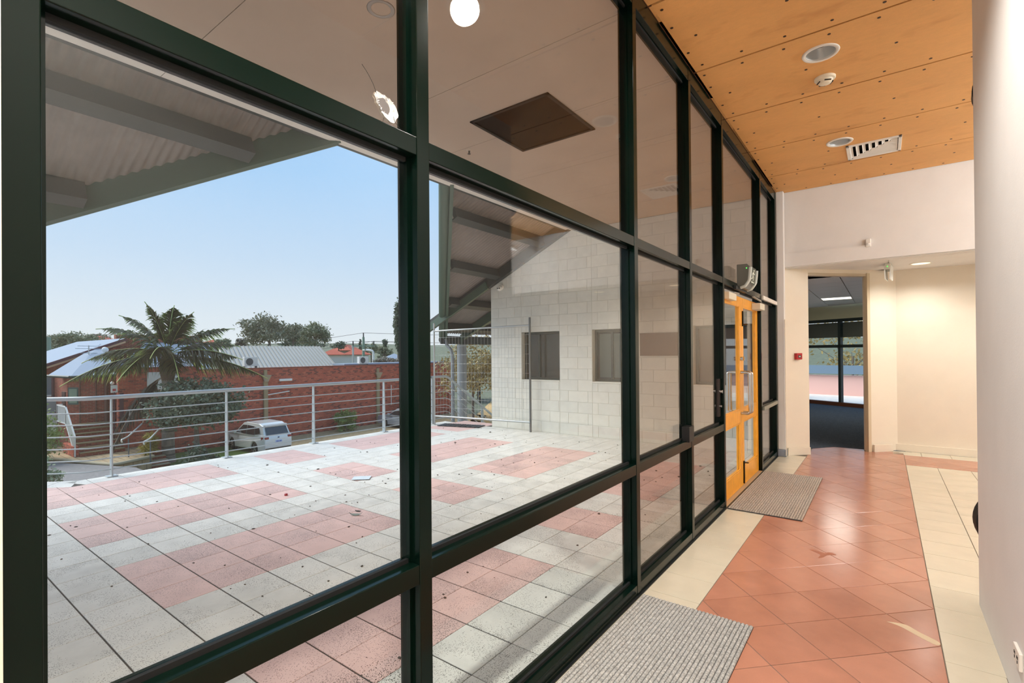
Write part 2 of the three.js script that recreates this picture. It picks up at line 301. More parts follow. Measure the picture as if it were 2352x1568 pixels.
{ // window wall, its line runs from (-3.4,-17.75) to (1.4,-14.75)
  const w = struct('window_2', 'dark framed window wall at the back of the carpeted room', 'window');
  w.position.set(-1.02, 0, -16.27); w.rotation.y = -Math.atan2(.8, 1.3);
  obj('wall_panel', bx(-3, 3, 2.36, 2.75, -.1, .1), S('#cfc9a8', { roughness: .8 }), w);
  obj('rail', bx(-3, 3, .0, .1, -.06, .08), S('#6b3a1d', { roughness: .5 }), w);
  obj('rail', bx(-3, 3, 2.28, 2.36, -.05, .05), M.winFrame, w);
  obj('rail', bx(-3, 3, 1.58, 1.66, -.05, .05), M.winFrame, w);
  for (const x of [-2.2, -.95, .11, 1.3, 2.5]) obj('mullion', bx(x - .035, x + .035, .1, 2.3, -.05, .05), M.winFrame, w);
  for (let k = 0; k < 4; k++) { const x0 = [-2.2, -.95, .11, 1.3][k], x1 = [-.95, .11, 1.3, 2.5][k]; for (const [a, b] of [[.1, 1.58], [1.66, 2.28]]) obj('pane', bx(x0 + .035, x1 - .035, a, b, -.003, .003), M.glass, w); }
  obj('blind', bx(-2.9, 2.9, 1.86, 2.27, -.12, -.1), S('#5c5d56', { roughness: .9 }), w);
}
{ // its patio outside
  struct('patio', 'pale paved patio outside the back window', 'paving', polyUp([[-9, -16], [3, -15], [6, -30], [-14, -30]], -.25, -.08), W(mottled(256, 1, [230, 222, 212], .05, 8, 101), { roughness: .8 }));
  one('planter_wall', 'low pink rendered wall beyond the back window', 'wall', polyUp([[-8, -22.5], [4, -20], [4, -20.3], [-8, -22.8]], -.1, .62), S('#dfb3aa', { roughness: .8 }));
  one('blue_rail', 'blue grey horizontal rail beyond the back window', 'rail', beam(V(-8, .98, -22.4), V(4, .98, -19.9), .08, .3), S('#70869a', { roughness: .5 }));
}

// ---- the glazed facade: mullions, transoms and panes
const facade = struct('window_1', 'tall dark green framed curtain wall along the corridor', 'window');
const MZ = [-.185, -1.155, -2.945, -4.05, -5.06, -6.9, -7.975], MW = .055;
MZ.forEach((z) => {
  const m = obj('mullion', [rb(XO, XF, 0, HC, z - MW / 2, z + MW / 2, .003, 2), bx(XG - .012, XG + .012, 0, HC, z - MW / 2 - .012, z + MW / 2 + .012)], M.frame, facade);
});
{
  const T = [[2.153, 2.214], [.745, .81]];
  for (let k = 0; k < 6; k++) {
    const z0 = MZ[k] - MW / 2, z1 = MZ[k + 1] + MW / 2, door = k === 4;
    const bar = (y0, y1, n = 'transom') => { const b = obj(n, rb(XO, XF - .002, y0, y1, z1, z0, .003, 2), M.frame, facade); obj('gasket', [bx(XG - .006, XG + .006, y1, y1 + .014, z1, z0), bx(XG - .006, XG + .006, y0 - .014, y0, z1, z0)], M.gasket, b); return b; };
    bar(3.655, HC, 'head'); bar(...T[0]);
    if (!door) { bar(...T[1]); const s = obj('sill', [rb(XO, XF - .002, 0, .07, z1, z0, .003, 2)], M.frame, facade); obj('gasket', bx(XG - .006, XG + .006, .07, .084, z1, z0), M.gasket, s); }
    const pane = (y0, y1, m) => obj('pane', bx(XG - .004, XG + .004, y0, y1, z1 + .006, z0 - .006), m, facade);
    if (k === 0) { // the pane with the hole broken through it
      const s = new THREE.Shape([[2.216, z1 + .006], [3.654, z1 + .006], [3.654, z0 - .006], [2.216, z0 - .006]].map(([y, z]) => new THREE.Vector2(-z, y)));
      const H = [], R = [], C = [1.034, 2.293], N = 26;
      for (let i = 0; i < N; i++) { const a = i / N * Math.PI * 2, c = Math.cos(a), q = Math.sin(a), w = 1 + .07 * Math.sin(a * 5 + 1) + .06 * (hash2(i, 2, 5) - .5); const ex = c * .0245, ey = q * .0225; H.push(new THREE.Vector2(C[0] + (ex + ey * -.25) * w, C[1] + ey * w)); const ox = c * .042, oy = q * .038, w2 = 1 + .1 * Math.sin(a * 3 + .6) + .16 * (hash2(i, 8, 9) - .5); R.push(new THREE.Vector2(C[0] + .008 + (ox + oy * -.45) * w2, C[1] - .002 + oy * w2)); }
      const hp = new THREE.Path(R.map((p) => p.clone())); s.holes.push(hp);
      const g = new THREE.ExtrudeGeometry(s, { depth: .008, bevelEnabled: false }); g.rotateY(Math.PI / 2); g.translate(XG - .004, 0, 0);
      const pn = obj('pane', g, M.tint, facade);
      const q = [], rim = P('#eef0ee', { roughness: .35, transmission: .25, thickness: 0 }), v3 = (p, x) => V(x, p.y, -p.x);
      for (let i = 0; i < N; i++) { const j = (i + 1) % N, jit = (k2) => (hash2(k2, 4, 3) - .5) * .006; const a = v3(R[i], XG + .004), b = v3(R[j], XG + .004), c = v3(H[j], XG - .003 + jit(j)), d = v3(H[i], XG - .003 + jit(i)); q.push([a, b, c, d]); q.push([d, c, v3(R[j], XG - .006), v3(R[i], XG - .006)]); }
      obj('broken_rim', faces(q), rim, pn);
      const shards = []; for (let i = 0; i < 46; i++) { const t = i % N, f = rr(.15, .95), p = H[t].clone().lerp(R[t], f), l = rr(.003, .009), an = rr(0, 6.3); shards.push([V(XG + .006, p.y, -p.x), V(XG + .008, p.y + Math.sin(an) * l, -p.x + Math.cos(an) * l), V(XG + .006, p.y + Math.sin(an + .6) * l * .7, -p.x + Math.cos(an + .6) * l * .7)]); }
      const sh = obj('glass_shards', faces(shards), P('#ffffff', { roughness: .2 }), pn); sh.userData.kind = 'stuff';
      const crack = (pts) => tube(pts.map(([z, y]) => V(XG + .0045, y, z)), .0007, 5, 12);
      obj('crack', crack([[-1.0, 2.318], [-.985, 2.345], [-.965, 2.368], [-.945, 2.385]]), M.gasket, pn);
      obj('crack', crack([[-1.028, 2.252], [-1.022, 2.236], [-1.008, 2.224]]), M.gasket, pn);
      obj('crack', crack([[-1.072, 2.255], [-1.095, 2.24], [-1.122, 2.222]]), M.gasket, pn);
      obj('crack', crack([[-1.066, 2.27], [-1.075, 2.252]]), M.gasket, pn);
    } else pane(2.216, 3.654, M.tint);
    if (!door) { pane(.812, 2.151, k < 2 ? M.glass : M.tint); pane(.072, .743, k < 2 ? M.glass : M.tint); }
  }
  // white protective strip on the far transom, latch and lock plates
  obj('cover_strip', rb(XF - .002, XF + .022, 2.15, 2.2, -7.95, -6.93, .004), M.trimWhite, facade);
  obj('cover_strip', rb(XF - .002, XF + .022, .755, .8, -7.94, -6.93, .004), S('#8f9184', { roughness: .4 }), facade);
  obj('latch', rb(XG + .01, XF + .02, .8, .92, -4.02, -3.9, .004), M.black, facade);
  const lp = obj('lock_plate', rb(XF - .05, XF - .03, .88, 1.24, -5.03, -4.965, .004), S('#3a3330', { roughness: .4, metalness: .5 }), facade);
  obj('lock_cylinder', [rod(V(XF - .035, 1.12, -5), V(XF - .005, 1.12, -5), .016, 12), rod(V(XF - .035, .98, -5), V(XF - .012, .98, -5), .013, 12)], M.steel, lp);
}
struct('trim_3', 'dark threshold strip under the facade frame', 'threshold', bx(XO, XF + .012, -.03, .006, -8.0, -.16), M.darkMetal);

// ---- timber double door
function doorLeaf(n, z0, z1, label, hingeFar) {
  const d = struct(n, label, 'door'), X0 = -1.3, X1 = -1.256, st = .085, mid = [.72, .86];
  d.userData.kind = 'structure';
  for (const [a, b] of [[z0, z0 - st], [z1 + st, z1]]) obj('stile', rb(X0, X1, .012, 2.1, b, a, .004, 2), M.doorWood, d);
  for (const [a, b] of [[.012, .2], mid, [2.0, 2.1]]) obj('rail', rb(X0, X1, a, b, z1 + st, z0 - st, .004, 2), M.doorWood, d);
  for (const [a, b] of [[.2, .72], [.86, 2.0]]) {
    const za = z0 - st, zb = z1 + st, f = .014;
    obj('glazing_bead', [bx(X1 - .012, X1 - .002, a, a + f, zb, za), bx(X1 - .012, X1 - .002, b - f, b, zb, za), bx(X1 - .012, X1 - .002, a, b, zb, zb + f), bx(X1 - .012, X1 - .002, a, b, za - f, za)], M.doorWood, d);
    obj('pane', bx(-1.281, -1.275, a, b, zb, za), M.glass, d);
  }
  return d;
}
const dz0 = -5.09, dz1 = -6.865, dm = (dz0 + dz1) / 2;
const dA = doorLeaf('door_1', dz0, dm + .004, 'near leaf of the yellow timber and glass double door');
const dB = doorLeaf('door_2', dm - .004, dz1, 'far leaf of the yellow timber and glass double door');
for (const [d, z] of [[dA, dm + .06], [dB, dm - .06]]) {
  const hx = -1.256, pull = (s) => tube([V(hx - (s < 0 ? .044 : 0), 1.27, z), V(hx + s * .06 - (s < 0 ? .044 : 0), 1.27, z), V(hx + s * .09 - (s < 0 ? .044 : 0), 1.25, z), V(hx + s * .09 - (s < 0 ? .044 : 0), .84, z), V(hx + s * .06 - (s < 0 ? .044 : 0), .82, z), V(hx - (s < 0 ? .044 : 0), .82, z)], .0155, 12, 40);
  const h = obj('pull_handle', pull(1), M.steel, d); obj('pull_handle', pull(-1), M.steel, d);
  obj('door_lock', rod(V(hx, 1.42, z), V(hx + .02, 1.42, z), .022, 16), M.steel, d);
  obj('bolt', [rb(hx, hx + .014, 1.78, 1.95, dm - .052, dm - .028, .003), rod(V(hx, 1.8, dm - .06), V(hx + .05, 1.8, dm - .06), .008, 8), rb(hx, hx + .014, .03, .28, dm - .052, dm - .028, .003), rod(V(hx, .26, dm - .06), V(hx + .05, .26, dm - .06), .008, 8)], S('#8e7a60', { roughness: .35, metalness: .8 }), d);
}
{
  const c1 = obj('door_closer', rb(-1.256, -1.2, 2.02, 2.09, dz0 - .42, dz0 - .12, .006, 2), S('#e2dcc8', { roughness: .4 }), dA);
  obj('closer_arm', [beam(V(-1.2, 2.1, dz0 - .3), V(-1.24, 2.13, dz0 - .7), .02, .012)], M.galv, c1);
  const c2 = obj('door_closer', rb(-1.256, -1.16, 2.0, 2.075, dz1 + .06, dz1 + .34, .006, 2), S('#e2dcc8', { roughness: .4 }), dB);
  obj('closer_arm', [beam(V(-1.18, 2.11, dz1 + .2), V(-1.23, 2.15, dz1 + .02), .02, .012), beam(V(-1.18, 2.11, dz1 + .2), V(-1.2, 2.14, dz1 + .55), .02, .012)], M.galv, c2);
  struct('trim_4', 'pale timber door sill under the double door', 'threshold', bx(-1.31, XF + .002, -.02, .01, dz1, dz0), S('#b39a78', { roughness: .6 }));
}

// ---- soffit, outside roofs, block wall
const SY = 3.72, SX = -4.565, RS = .475;
const roofY = (x) => SY + .012 + RS * (x - SX);
const soffit = struct('ceiling_soffit', 'flat grey beige soffit outside the glass', 'soffit', bx(SX, XO + .02, SY + .012, SY + .3, -8.6, 3), M.soffit);
{
  const js = [3, 2.1, .9, -.3, -1.5, -3.05, -4.03, -5.2, -6.4, -7.93];
  const hole = [-3.14, -2.26, -4.47, -3.59];
  for (let k = 0; k < js.length - 1; k++) {
    const a = js[k] - .0025, b = js[k + 1] + .0025;
    const strip = (x0, x1, z1, z0) => { if (x1 - x0 > .01 && z0 - z1 > .01) obj('panel', bx(x0, x1, SY, SY + .012, z1, z0), M.soffit, soffit); };
    if (a > hole[2] && b < hole[3]) { strip(SX, hole[0], b, a); strip(hole[1], XO + .01, b, a); strip(hole[0], hole[1], Math.max(b, hole[3]), a); strip(hole[0], hole[1], b, Math.min(a, hole[2])); } else strip(SX, XO + .01, b, a);
  }
}
struct('trim_5', 'dark edge beam at the outer rim of the soffit', 'beam', bx(SX - .06, SX, SY + .005, SY + .3, -8.6, 3), M.roofSteel);
function corrugated(z0, z1, xEnd, mat, name, label) {    // sheet running down the slope from SX, waves across z
  const pts = [], idx = [], n = Math.round(Math.abs(z1 - z0) / .076 * 8), uv = [], amp = .009;
  for (let i = 0; i <= n; i++) { const z = z0 + (z1 - z0) * i / n, h = amp * Math.sin(i / 8 * Math.PI * 2), xe = xEnd(z); for (const x of [SX + .05, xe]) { pts.push(x, roofY(x) + .2 + h, z); uv.push(z, x); } }
  for (let i = 0; i < n; i++) { const a = 2 * i; idx.push(a, a + 1, a + 2, a + 1, a + 3, a + 2); }
  const g = new THREE.BufferGeometry(); g.setAttribute('position', new THREE.Float32BufferAttribute(pts, 3)); g.setAttribute('uv', new THREE.Float32BufferAttribute(uv, 2)); g.setIndex(idx); g.computeVertexNormals();
  const up = g.clone(); up.translate(0, .004, 0);
  return [g, up];
}
const nrm = V(RS, -1, 0).normalize().negate();           // upward normal of the outer roof
function verge(A, B, outer, mat) {                        // boxed fascia with a rolled outer edge
  const d = B.clone().sub(A).normalize(), side = outer.clone();
  const g = [beam(A.clone().addScaledVector(side, -.02).add(V(0, .26, 0)), B.clone().addScaledVector(side, -.02).add(V(0, .26, 0)), .05, .28)];
  g.push(rod(A.clone().addScaledVector(side, .07).add(V(0, .075, 0)), B.clone().addScaledVector(side, .07).add(V(0, .075, 0)), .085, 20));
  g.push(beam(A.clone().addScaledVector(side, .07).add(V(0, .25, 0)), B.clone().addScaledVector(side, .07).add(V(0, .25, 0)), .17, .18));
  return g;
}
{
  // left part of the verandah roof
  const L = thing('verandah_roof', 'dark corrugated verandah roof above the left pane', 'roof');
  const eL = (z) => Math.max(-9.2, SX - (z + 3.07));
  obj('roof_sheet', corrugated(-3.07, 3.2, eL), M.roofSheet, L);
  const A = V(SX, roofY(SX), -3.07), B = V(SX - 4.6, roofY(SX - 4.6), -3.07 + 4.6);
  obj('fascia', verge(A, B, V(-.7071, 0, -.7071), 0), M.roofGreen, L);
  for (const x of [-5.08, -6.15, -7.2, -8.25]) { const z0 = -3.07 + (SX - x) + .06, y = roofY(x) + .185; const p = obj('purlin', beam(V(x, y, z0 + .05), V(x, y, 3.2), .07, .2, nrm), M.roofSteel, L); obj('flange', beam(V(x + .02, y - .19, z0 + .05), V(x + .02, y - .19, 3.2), .11, .018, nrm), M.roofSteel, p); }
  obj('rafter', beam(V(SX, roofY(SX) + .18, .9), V(-9, roofY(-9) + .18, .9), .08, .22), M.roofSteel, L);
  // right part, over the block wall
  const R = thing('verandah_roof', 'corrugated verandah roof with green rolled edge over the white block wall', 'roof');
  const eR = (z) => Math.max(-8.62, SX - (-4.82 - z));
  obj('roof_sheet', corrugated(-4.82, -12.5, eR), M.roofSheet, R);
  const C = V(SX, roofY(SX), -4.82), D = V(SX - 3.95, roofY(SX - 3.95), -4.82 - 3.95);
  obj('fascia', verge(C, D, V(-.7071, 0, .7071), 0), M.roofGreen, R);
  obj('gutter', [rod(V(-8.6, roofY(-8.6) + .03, -8.7), V(-8.6, roofY(-8.6) + .03, -12.6), .075, 16), beam(V(-8.5, roofY(-8.6) + .12, -8.6), V(-8.5, roofY(-8.6) + .12, -12.6), .03, .2)], M.roofSteel, R);
  for (const x of [-5.1, -6.15, -7.2, -8.15]) { const z0 = -4.82 - (SX - x) - .06, y = roofY(x) + .185; const p = obj('purlin', beam(V(x, y, z0), V(x, y, -12.4), .07, .17, nrm), M.roofSteel, R); obj('flange', beam(V(x + .02, y - .16, z0), V(x + .02, y - .16, -12.4), .1, .016, nrm), M.roofSteel, p); }
  for (const z of [-7.86, -9.35, -10.9]) { const x1 = -8.5; obj('rafter', [beam(V(z > -8 ? SX : -6.3, roofY(z > -8 ? SX : -6.3) + .18, z), V(x1, roofY(x1) + .18, z), .1, .2)], z > -8 ? M.roofSteel : M.roofGreen, R); }
  obj('rafter', beam(V(-6.42, roofY(-6.42) + .1, -7.8), V(-8.5, roofY(-8.5) + .1, -7.8), .05, .16), M.roofGreen, R);
}
{ // painted block wall, block by block
  const ZG = -7.93, w = struct('wall_gable', 'white painted concrete block gable wall across the deck', 'wall', null);
  const shape = new THREE.Shape([[-6.4, -.3], [XO, -.3], [XO, SY], [SX, SY], [-6.4, roofY(-6.4) - .02]].map(([x, y]) => new THREE.Vector2(x, y)));
  const wins = [[-5.64, -4.78, .985, 1.905], [-4.11, -3.25, .985, 1.905], [-2.36, -1.5, .985, 1.905]];
  for (const [a, b, c, d] of wins) shape.holes.push(new THREE.Path([[a, c], [b, c], [b, d], [a, d]].map(([x, y]) => new THREE.Vector2(x, y))));
  const g = new THREE.ExtrudeGeometry(shape, { depth: .2, bevelEnabled: false }); g.translate(0, 0, ZG - .204); obj('mortar', metreUV(g), M.mortarWhite, w);
  const bw = .4, bh = .2, cache = {};
  for (let r = -1; r < 20; r++) for (let c = 0; c < 14; c++) {
    let poly = [[-6.4 + c * bw - (r & 1 ? bw / 2 : 0), r * bh + .01]]; const [x, y] = poly[0];
    let parts = [[[x, y], [x + bw, y], [x + bw, y + bh], [x, y + bh]]];
    const cut = (p) => { p = clip(p, (q) => q[0] + 6.4); if (p.length) p = clip(p, (q) => XO - q[0]); if (p.length) p = clip(p, (q) => SY - q[1]); if (p.length) p = clip(p, (q) => roofY(q[0]) - .02 - q[1]); return p; };
    for (const [a, b, e, f] of wins) parts = parts.flatMap((p) => { const o = []; const L2 = clip(p, (q) => a - q[0]); const mid = clip(clip(p, (q) => q[0] - a), (q) => b - q[0]); const R2 = clip(p, (q) => q[0] - b); if (L2.length > 2) o.push(L2); if (R2.length > 2) o.push(R2); if (mid.length > 2) { const lo = clip(mid, (q) => e - q[1]), hi = clip(mid, (q) => q[1] - f); if (lo.length > 2) o.push(lo); if (hi.length > 2) o.push(hi); } return o; });
    parts.forEach((p, pi) => {
      p = clean(cut(p)); if (p.length < 3 || areaOf(p) < .003) return;
      const gg = tileGeo(p.map(([px, py]) => [px, -py]), 0, .02, .0028, .0028, rr(0, 4), rr(0, 4)); gg.rotateX(Math.PI / 2);   // stood up to face +z
      gg.translate(0, 0, ZG);
      obj('block', gg, rnd() > .5 ? M.blockWhite : M.blockWhite2, w);
    });
  }
  wins.forEach(([a, b, c, d], i) => {
    const n = struct('window_' + (3 + i), ['sliding window of the block wall behind the wire fence', 'sliding window in the middle of the block wall', 'brown screened window of the block wall beside the door'][i], 'window');
    const zf = ZG - .13, f = .045;
    obj('frame', [rb(a, b, c, c + f, zf - .05, zf + .02, .003), rb(a, b, d - f, d, zf - .05, zf + .02, .003), rb(a, a + f, c, d, zf - .05, zf + .02, .003), rb(b - f, b, c, d, zf - .05, zf + .02, .003)], M.winFrame, n);
    obj('sash', [rb(a + .3, a + .345, c + f, d - f, zf - .04, zf, .003)], M.winFrame, n);
    obj('pane', bx(a + f, b - f, c + f, d - f, zf - .03, zf - .026), i === 2 ? S('#5e4f46', { roughness: .35 }) : i === 1 ? P('#2a3436', { roughness: .06 }) : P('#1c2426', { roughness: .02 }), n);
    if (i === 1) obj('fly_screen', bx(a + f + .03, b - f - .03, c + f + .03, d - f - .03, zf - .02, zf - .016), S('#55605f', { roughness: .8 }), n);
    obj('sill', rb(a, b, c - .02, c + .004, zf - .05, ZG + .012, .004), M.blockWhite, n);
  });
  one('wall_board', 'brown board fixed on the white block wall between two windows', 'board', rb(-3.22, -2.6, 1.44, 1.81, ZG, ZG + .02, .003), M.brownBoard);
  struct('wall_wing', 'return wall and roof space closing the block wing', 'wall', [bx(-6.4, -6.2, -4.1, 2.75, -16, -8.14), bx(XO, -1.216, -.3, HC, -8.3, -8.0), bx(XO, -1.13, -.3, HC, -8.4, -8.12), bx(-6.3, -1.1, 2.96, 3.2, -17, -8.14)], M.blockWhite);
}
// ================================================================ THE DECK OUTSIDE
const TP = .3126, TX = -7.489, TZ = -1.442;              // tile pitch and lattice origin: column i runs towards the glass, row j away from the camera
const deck = struct('floor_deck', 'tiled deck outside with pink rectangles in a cream field', 'floor', polyUp([[XO + .03, 3], [XO + .03, -8.08], [-7.82, -8.08], [-7.82, -1.68], [-12.5, 3]], -.32, -.004), M.deckGrout);
{
  const cols = [[-1, 5], [7, 9], [11, 17]], rowsP = [[0, 3], [5, 8], [10, 13], [16, 18]];
  const pinkAt = (i, j) => (i < 3 && j < 5) || (rowsP.some(([a, b]) => i >= a && i < b) && (cols.some(([a, b]) => j >= a && j < b) || (i < 3 && j >= 18)));
  const cells = [];
  for (let i = -10; i < 20; i++) for (let j = -14; j < 22; j++) {
    const x0 = TX + i * TP, x1 = x0 + TP, z0 = TZ - j * TP, z1 = z0 - TP;
    let p = [[x0, z0], [Math.min(x1, XO + .028), z0], [Math.min(x1, XO + .028), z1], [x0, z1]];
    if (i < 0) p = clip(p, (q) => q[0] - (TX - .0 - (q[1] + 1.55)));       // inside the 45 degree border
    if (p.length) p = clip(p, (q) => q[0] - (q[1] < -1.55 ? TX : -30));
    p = clean(p); if (p.length < 3 || areaOf(p) < .004 || z0 > 2.9) continue;
    if (z1 < -7.93 && x0 > -6.6) { p = clean(clip(p, (q) => q[1] + 7.928)); if (p.length < 3 || areaOf(p) < .004) continue; }
    const cx = (x0 + x1) / 2, cz = (z0 + z1) / 2, d = Math.hypot(cx, cz), f = (-cx * .6026 - cz * .798), s = (cx * .798 - cz * .6026);
    const seen = f > .3 && Math.abs(s / f + .01) < 1.06 && 1.5 / f < .72;
    cells.push({ p, full: areaOf(p) > .097, i, j, score: (seen ? 1000 : 0) + 1 / (d * d), pink: pinkAt(i, j), x0, z0 });
  }
  for (let k = -8; k < 22; k++) { // cream border under the railing, mitred where the deck turns
    const z0 = TZ - k * TP, z1 = z0 - TP; let p = [[TX - .31, z0], [TX, z0], [TX, z1], [TX - .31, z1]];
    p = clip(p, (q) => -1.55 - .13 - (q[1] + (q[0] - TX) * .414)); p = clean(p); if (p.length > 2 && areaOf(p) > .004 && z1 > -8.08) cells.push({ p, i: -1, j: k, score: 1000 + 1 / (60 + k), pink: false });
  }
  for (let k = 0; k < 12; k++) { const a = k * TP * .7071, b = (k + 1) * TP * .7071, o = .31 * .7071; cells.push({ p: [[TX - a, -1.55 + a], [TX - b, -1.55 + b], [TX - b - o, -1.55 + b - o], [TX - a - (k ? o : .31), -1.55 + a - (k ? o : .128)]], i: -2, j: k, score: k < 3 ? 1000.01 : .001, pink: false }); }
  cells.sort((a, b) => b.score - a.score);
  const base = {}, rest = { cream: [], pink: [] };
  const shared = (v) => base[v] ??= tileGeo([[0, -.0022], [TP, -.0022], [TP, -TP + .0022], [0, -TP + .0022]], 0, .014, .0022, .0016, hash2(v, 1, 2) * 7, hash2(v, 3, 4) * 7);
  cells.forEach((c, n) => {
    const h = hash2(c.i + 40, c.j + 40, 6), near = c.i > 8, mat = c.pink ? (h < (near ? .6 : .25) ? M.deckPink2 : M.deckPink) : (h < (near ? .6 : .25) ? M.deckCream2 : M.deckCream);
    if (n < 298) {
      const m = obj('tile', c.full && !(c.x0 + TP > XO + .028) ? shared(Math.floor(h * 9)) : tileGeo(c.p, 0, .014, .0026, .0016, h * 5, h * 3), mat, deck);
      if (c.full && !(c.x0 + TP > XO + .028)) m.position.set(c.x0, 0, c.z0);
    } else rest[c.pink ? 'pink' : 'cream'].push(tileGeo(c.p, 0, .014, .0026, .0016, h * 5, h * 3));
  });
  for (const k of ['cream', 'pink']) if (rest[k].length) { const m = obj('far_tiles', rest[k], k === 'pink' ? M.deckPink : M.deckCream, deck); m.userData.kind = 'stuff'; }
}
{ // balustrade: round top rail, six thin rods, tapered flat posts
  const RX = -7.72, r = thing('deck_railing', 'pale grey steel railing along the outer edge of the deck', 'railing', [RX, 0, -4]);
  const loc = (x, y, z) => V(x - RX, y, z + 4);
  const run = (y) => [loc(RX - 1.9, y, .15), loc(RX - .08, y, -1.67), loc(RX, y, -1.78), loc(RX, y, -1.9), loc(RX, y, -7.42)];
  obj('top_rail', tube(run(.99), .026, 12, 60), M.railPaint, r);
  for (const y of [.81, .669, .528, .381, .234, .093]) obj('rod', tube(run(y), .0075, 8, 50), M.railPaint, r);
  const post = (z, x = RX, t = 0) => { const s = new THREE.Shape([[-.045, 0], [.045, 0], [.024, .97], [-.024, .97]].map(([a, b]) => new THREE.Vector2(a, b))), g = new THREE.ExtrudeGeometry(s, { depth: .012, bevelEnabled: true, bevelSize: .001, bevelThickness: .001, bevelSegments: 1 }); g.rotateY(t + .0); const q = loc(x, 0, z); g.translate(q.x, q.y, q.z); const p = obj('post', [g], M.railPaint, r); obj('base_plate', rb(q.x - .06, q.x + .06, 0, .012, q.z - .05, q.z + .06, .002), M.railPaint, p); };
  for (const z of [-1.99, -3.36, -4.76, -6.25, -7.4]) post(z);
  post(-.6, RX - 1.12);
}
{ // stair balustrade going down beyond the deck
  const r = thing('stair_railing', 'grey steel stair railing running down from the far deck corner', 'railing', [-7.72, 0, -8]);
  const run = (y) => [V(0, y, .5), V(0, y, 0), V(0, y - .08, -.12), V(0, y - 1.55, -2.4)];
  obj('top_rail', tube(run(1.0), .026, 10, 30), M.railPaint, r);
  for (const y of [.81, .669, .528, .381, .234, .093]) obj('rod', tube(run(y), .0075, 6, 30), M.railPaint, r);
  for (const [z, y0, y1] of [[.45, 0, 1], [-1.2, -.75, .22]]) obj('post', rb(-.02, .02, y0 - .3, y1, z - .03, z + .03, .004), M.railPaint, r);
  const st = thing('stair', 'concrete stair flight going down from the far deck corner', 'stair', [-7.06, 0, -8.1]);
  for (let k = 0; k < 12; k++) obj('step', rb(-.6, .6, -.17 * (k + 2), -.17 * (k + 1), -.28 * (k + 1), -.28 * k, .006), S('#b8b3a8', { roughness: .8 }), st);
}
{ // temporary fence panel
  const A = V(-7.6, 0, -7.49), B = V(-5.36, 0, -7.81), d = B.clone().sub(A), f = thing('temporary_fence', 'galvanised temporary wire mesh fence panel beside the block wall', 'fence', [A.x, 0, A.z], -Math.atan2(d.z, d.x)), L = d.length();
  obj('post', rod(V(0, 0, 0), V(0, 2.15, 0), .019, 10), M.galv, f); obj('post', rod(V(L, 0, 0), V(L, 2.18, 0), .021, 10), M.galvDark, f);
  obj('rail', rod(V(0, 1.98, 0), V(L, 2.03, 0), .017, 10), M.galv, f); obj('rail', rod(V(0, .185, 0), V(L, .185, 0), .02, 10), M.galv, f);
  for (let k = 1; k < 29; k++) obj('wire', rod(V(L * k / 29, .19, 0), V(L * k / 29, 2.0, 0), .0018, 5), M.galv, f);
  for (let k = 1; k < 10; k++) obj('wire', rod(V(0, .19 + k * .183, .003), V(L, .19 + k * .185, .003), .0018, 5), M.galv, f);
}
{ // grate, column, downpipe at the stair head
  const g = thing('floor_grate', 'dark steel doormat grate set into the deck by the stair', 'grate', [-7.0, .004, -7.66], .28);
  obj('frame', [rb(-.47, .47, 0, .012, -.17, -.15, .002), rb(-.47, .47, 0, .012, .15, .17, .002), rb(-.47, -.45, 0, .012, -.17, .17, .002), rb(.45, .47, 0, .012, -.17, .17, .002)], M.darkMetal, g);
  for (let k = 0; k < 16; k++) obj('bar', rb(-.44 + k * .0565, -.415 + k * .0565, .002, .016, -.15, .15, .002), k % 2 ? M.galvDark : M.darkMetal, g);
  const c = thing('roof_column', 'round grey steel column under the verandah eave', 'column', [-8.05, -4, -8.85]);
  obj('shaft', rod(V(0, 0, 0), V(0, 5.72, 0), .115, 24), M.column, c); obj('cap', rod(V(0, 5.72, 0), V(0, 5.95, 0), .035, 12), M.roofGreen, c);
  one('downpipe', 'grey rain downpipe beside the round column', 'pipe', [tube([V(-8.45, 1.86, -8.72), V(-8.42, 1.72, -8.72), V(-8.3, 1.58, -8.75), V(-8.27, 1.4, -8.76)], .04, 10, 16), rod(V(-8.27, 1.42, -8.76), V(-8.27, -4, -8.76), .045, 12)], M.column);
}
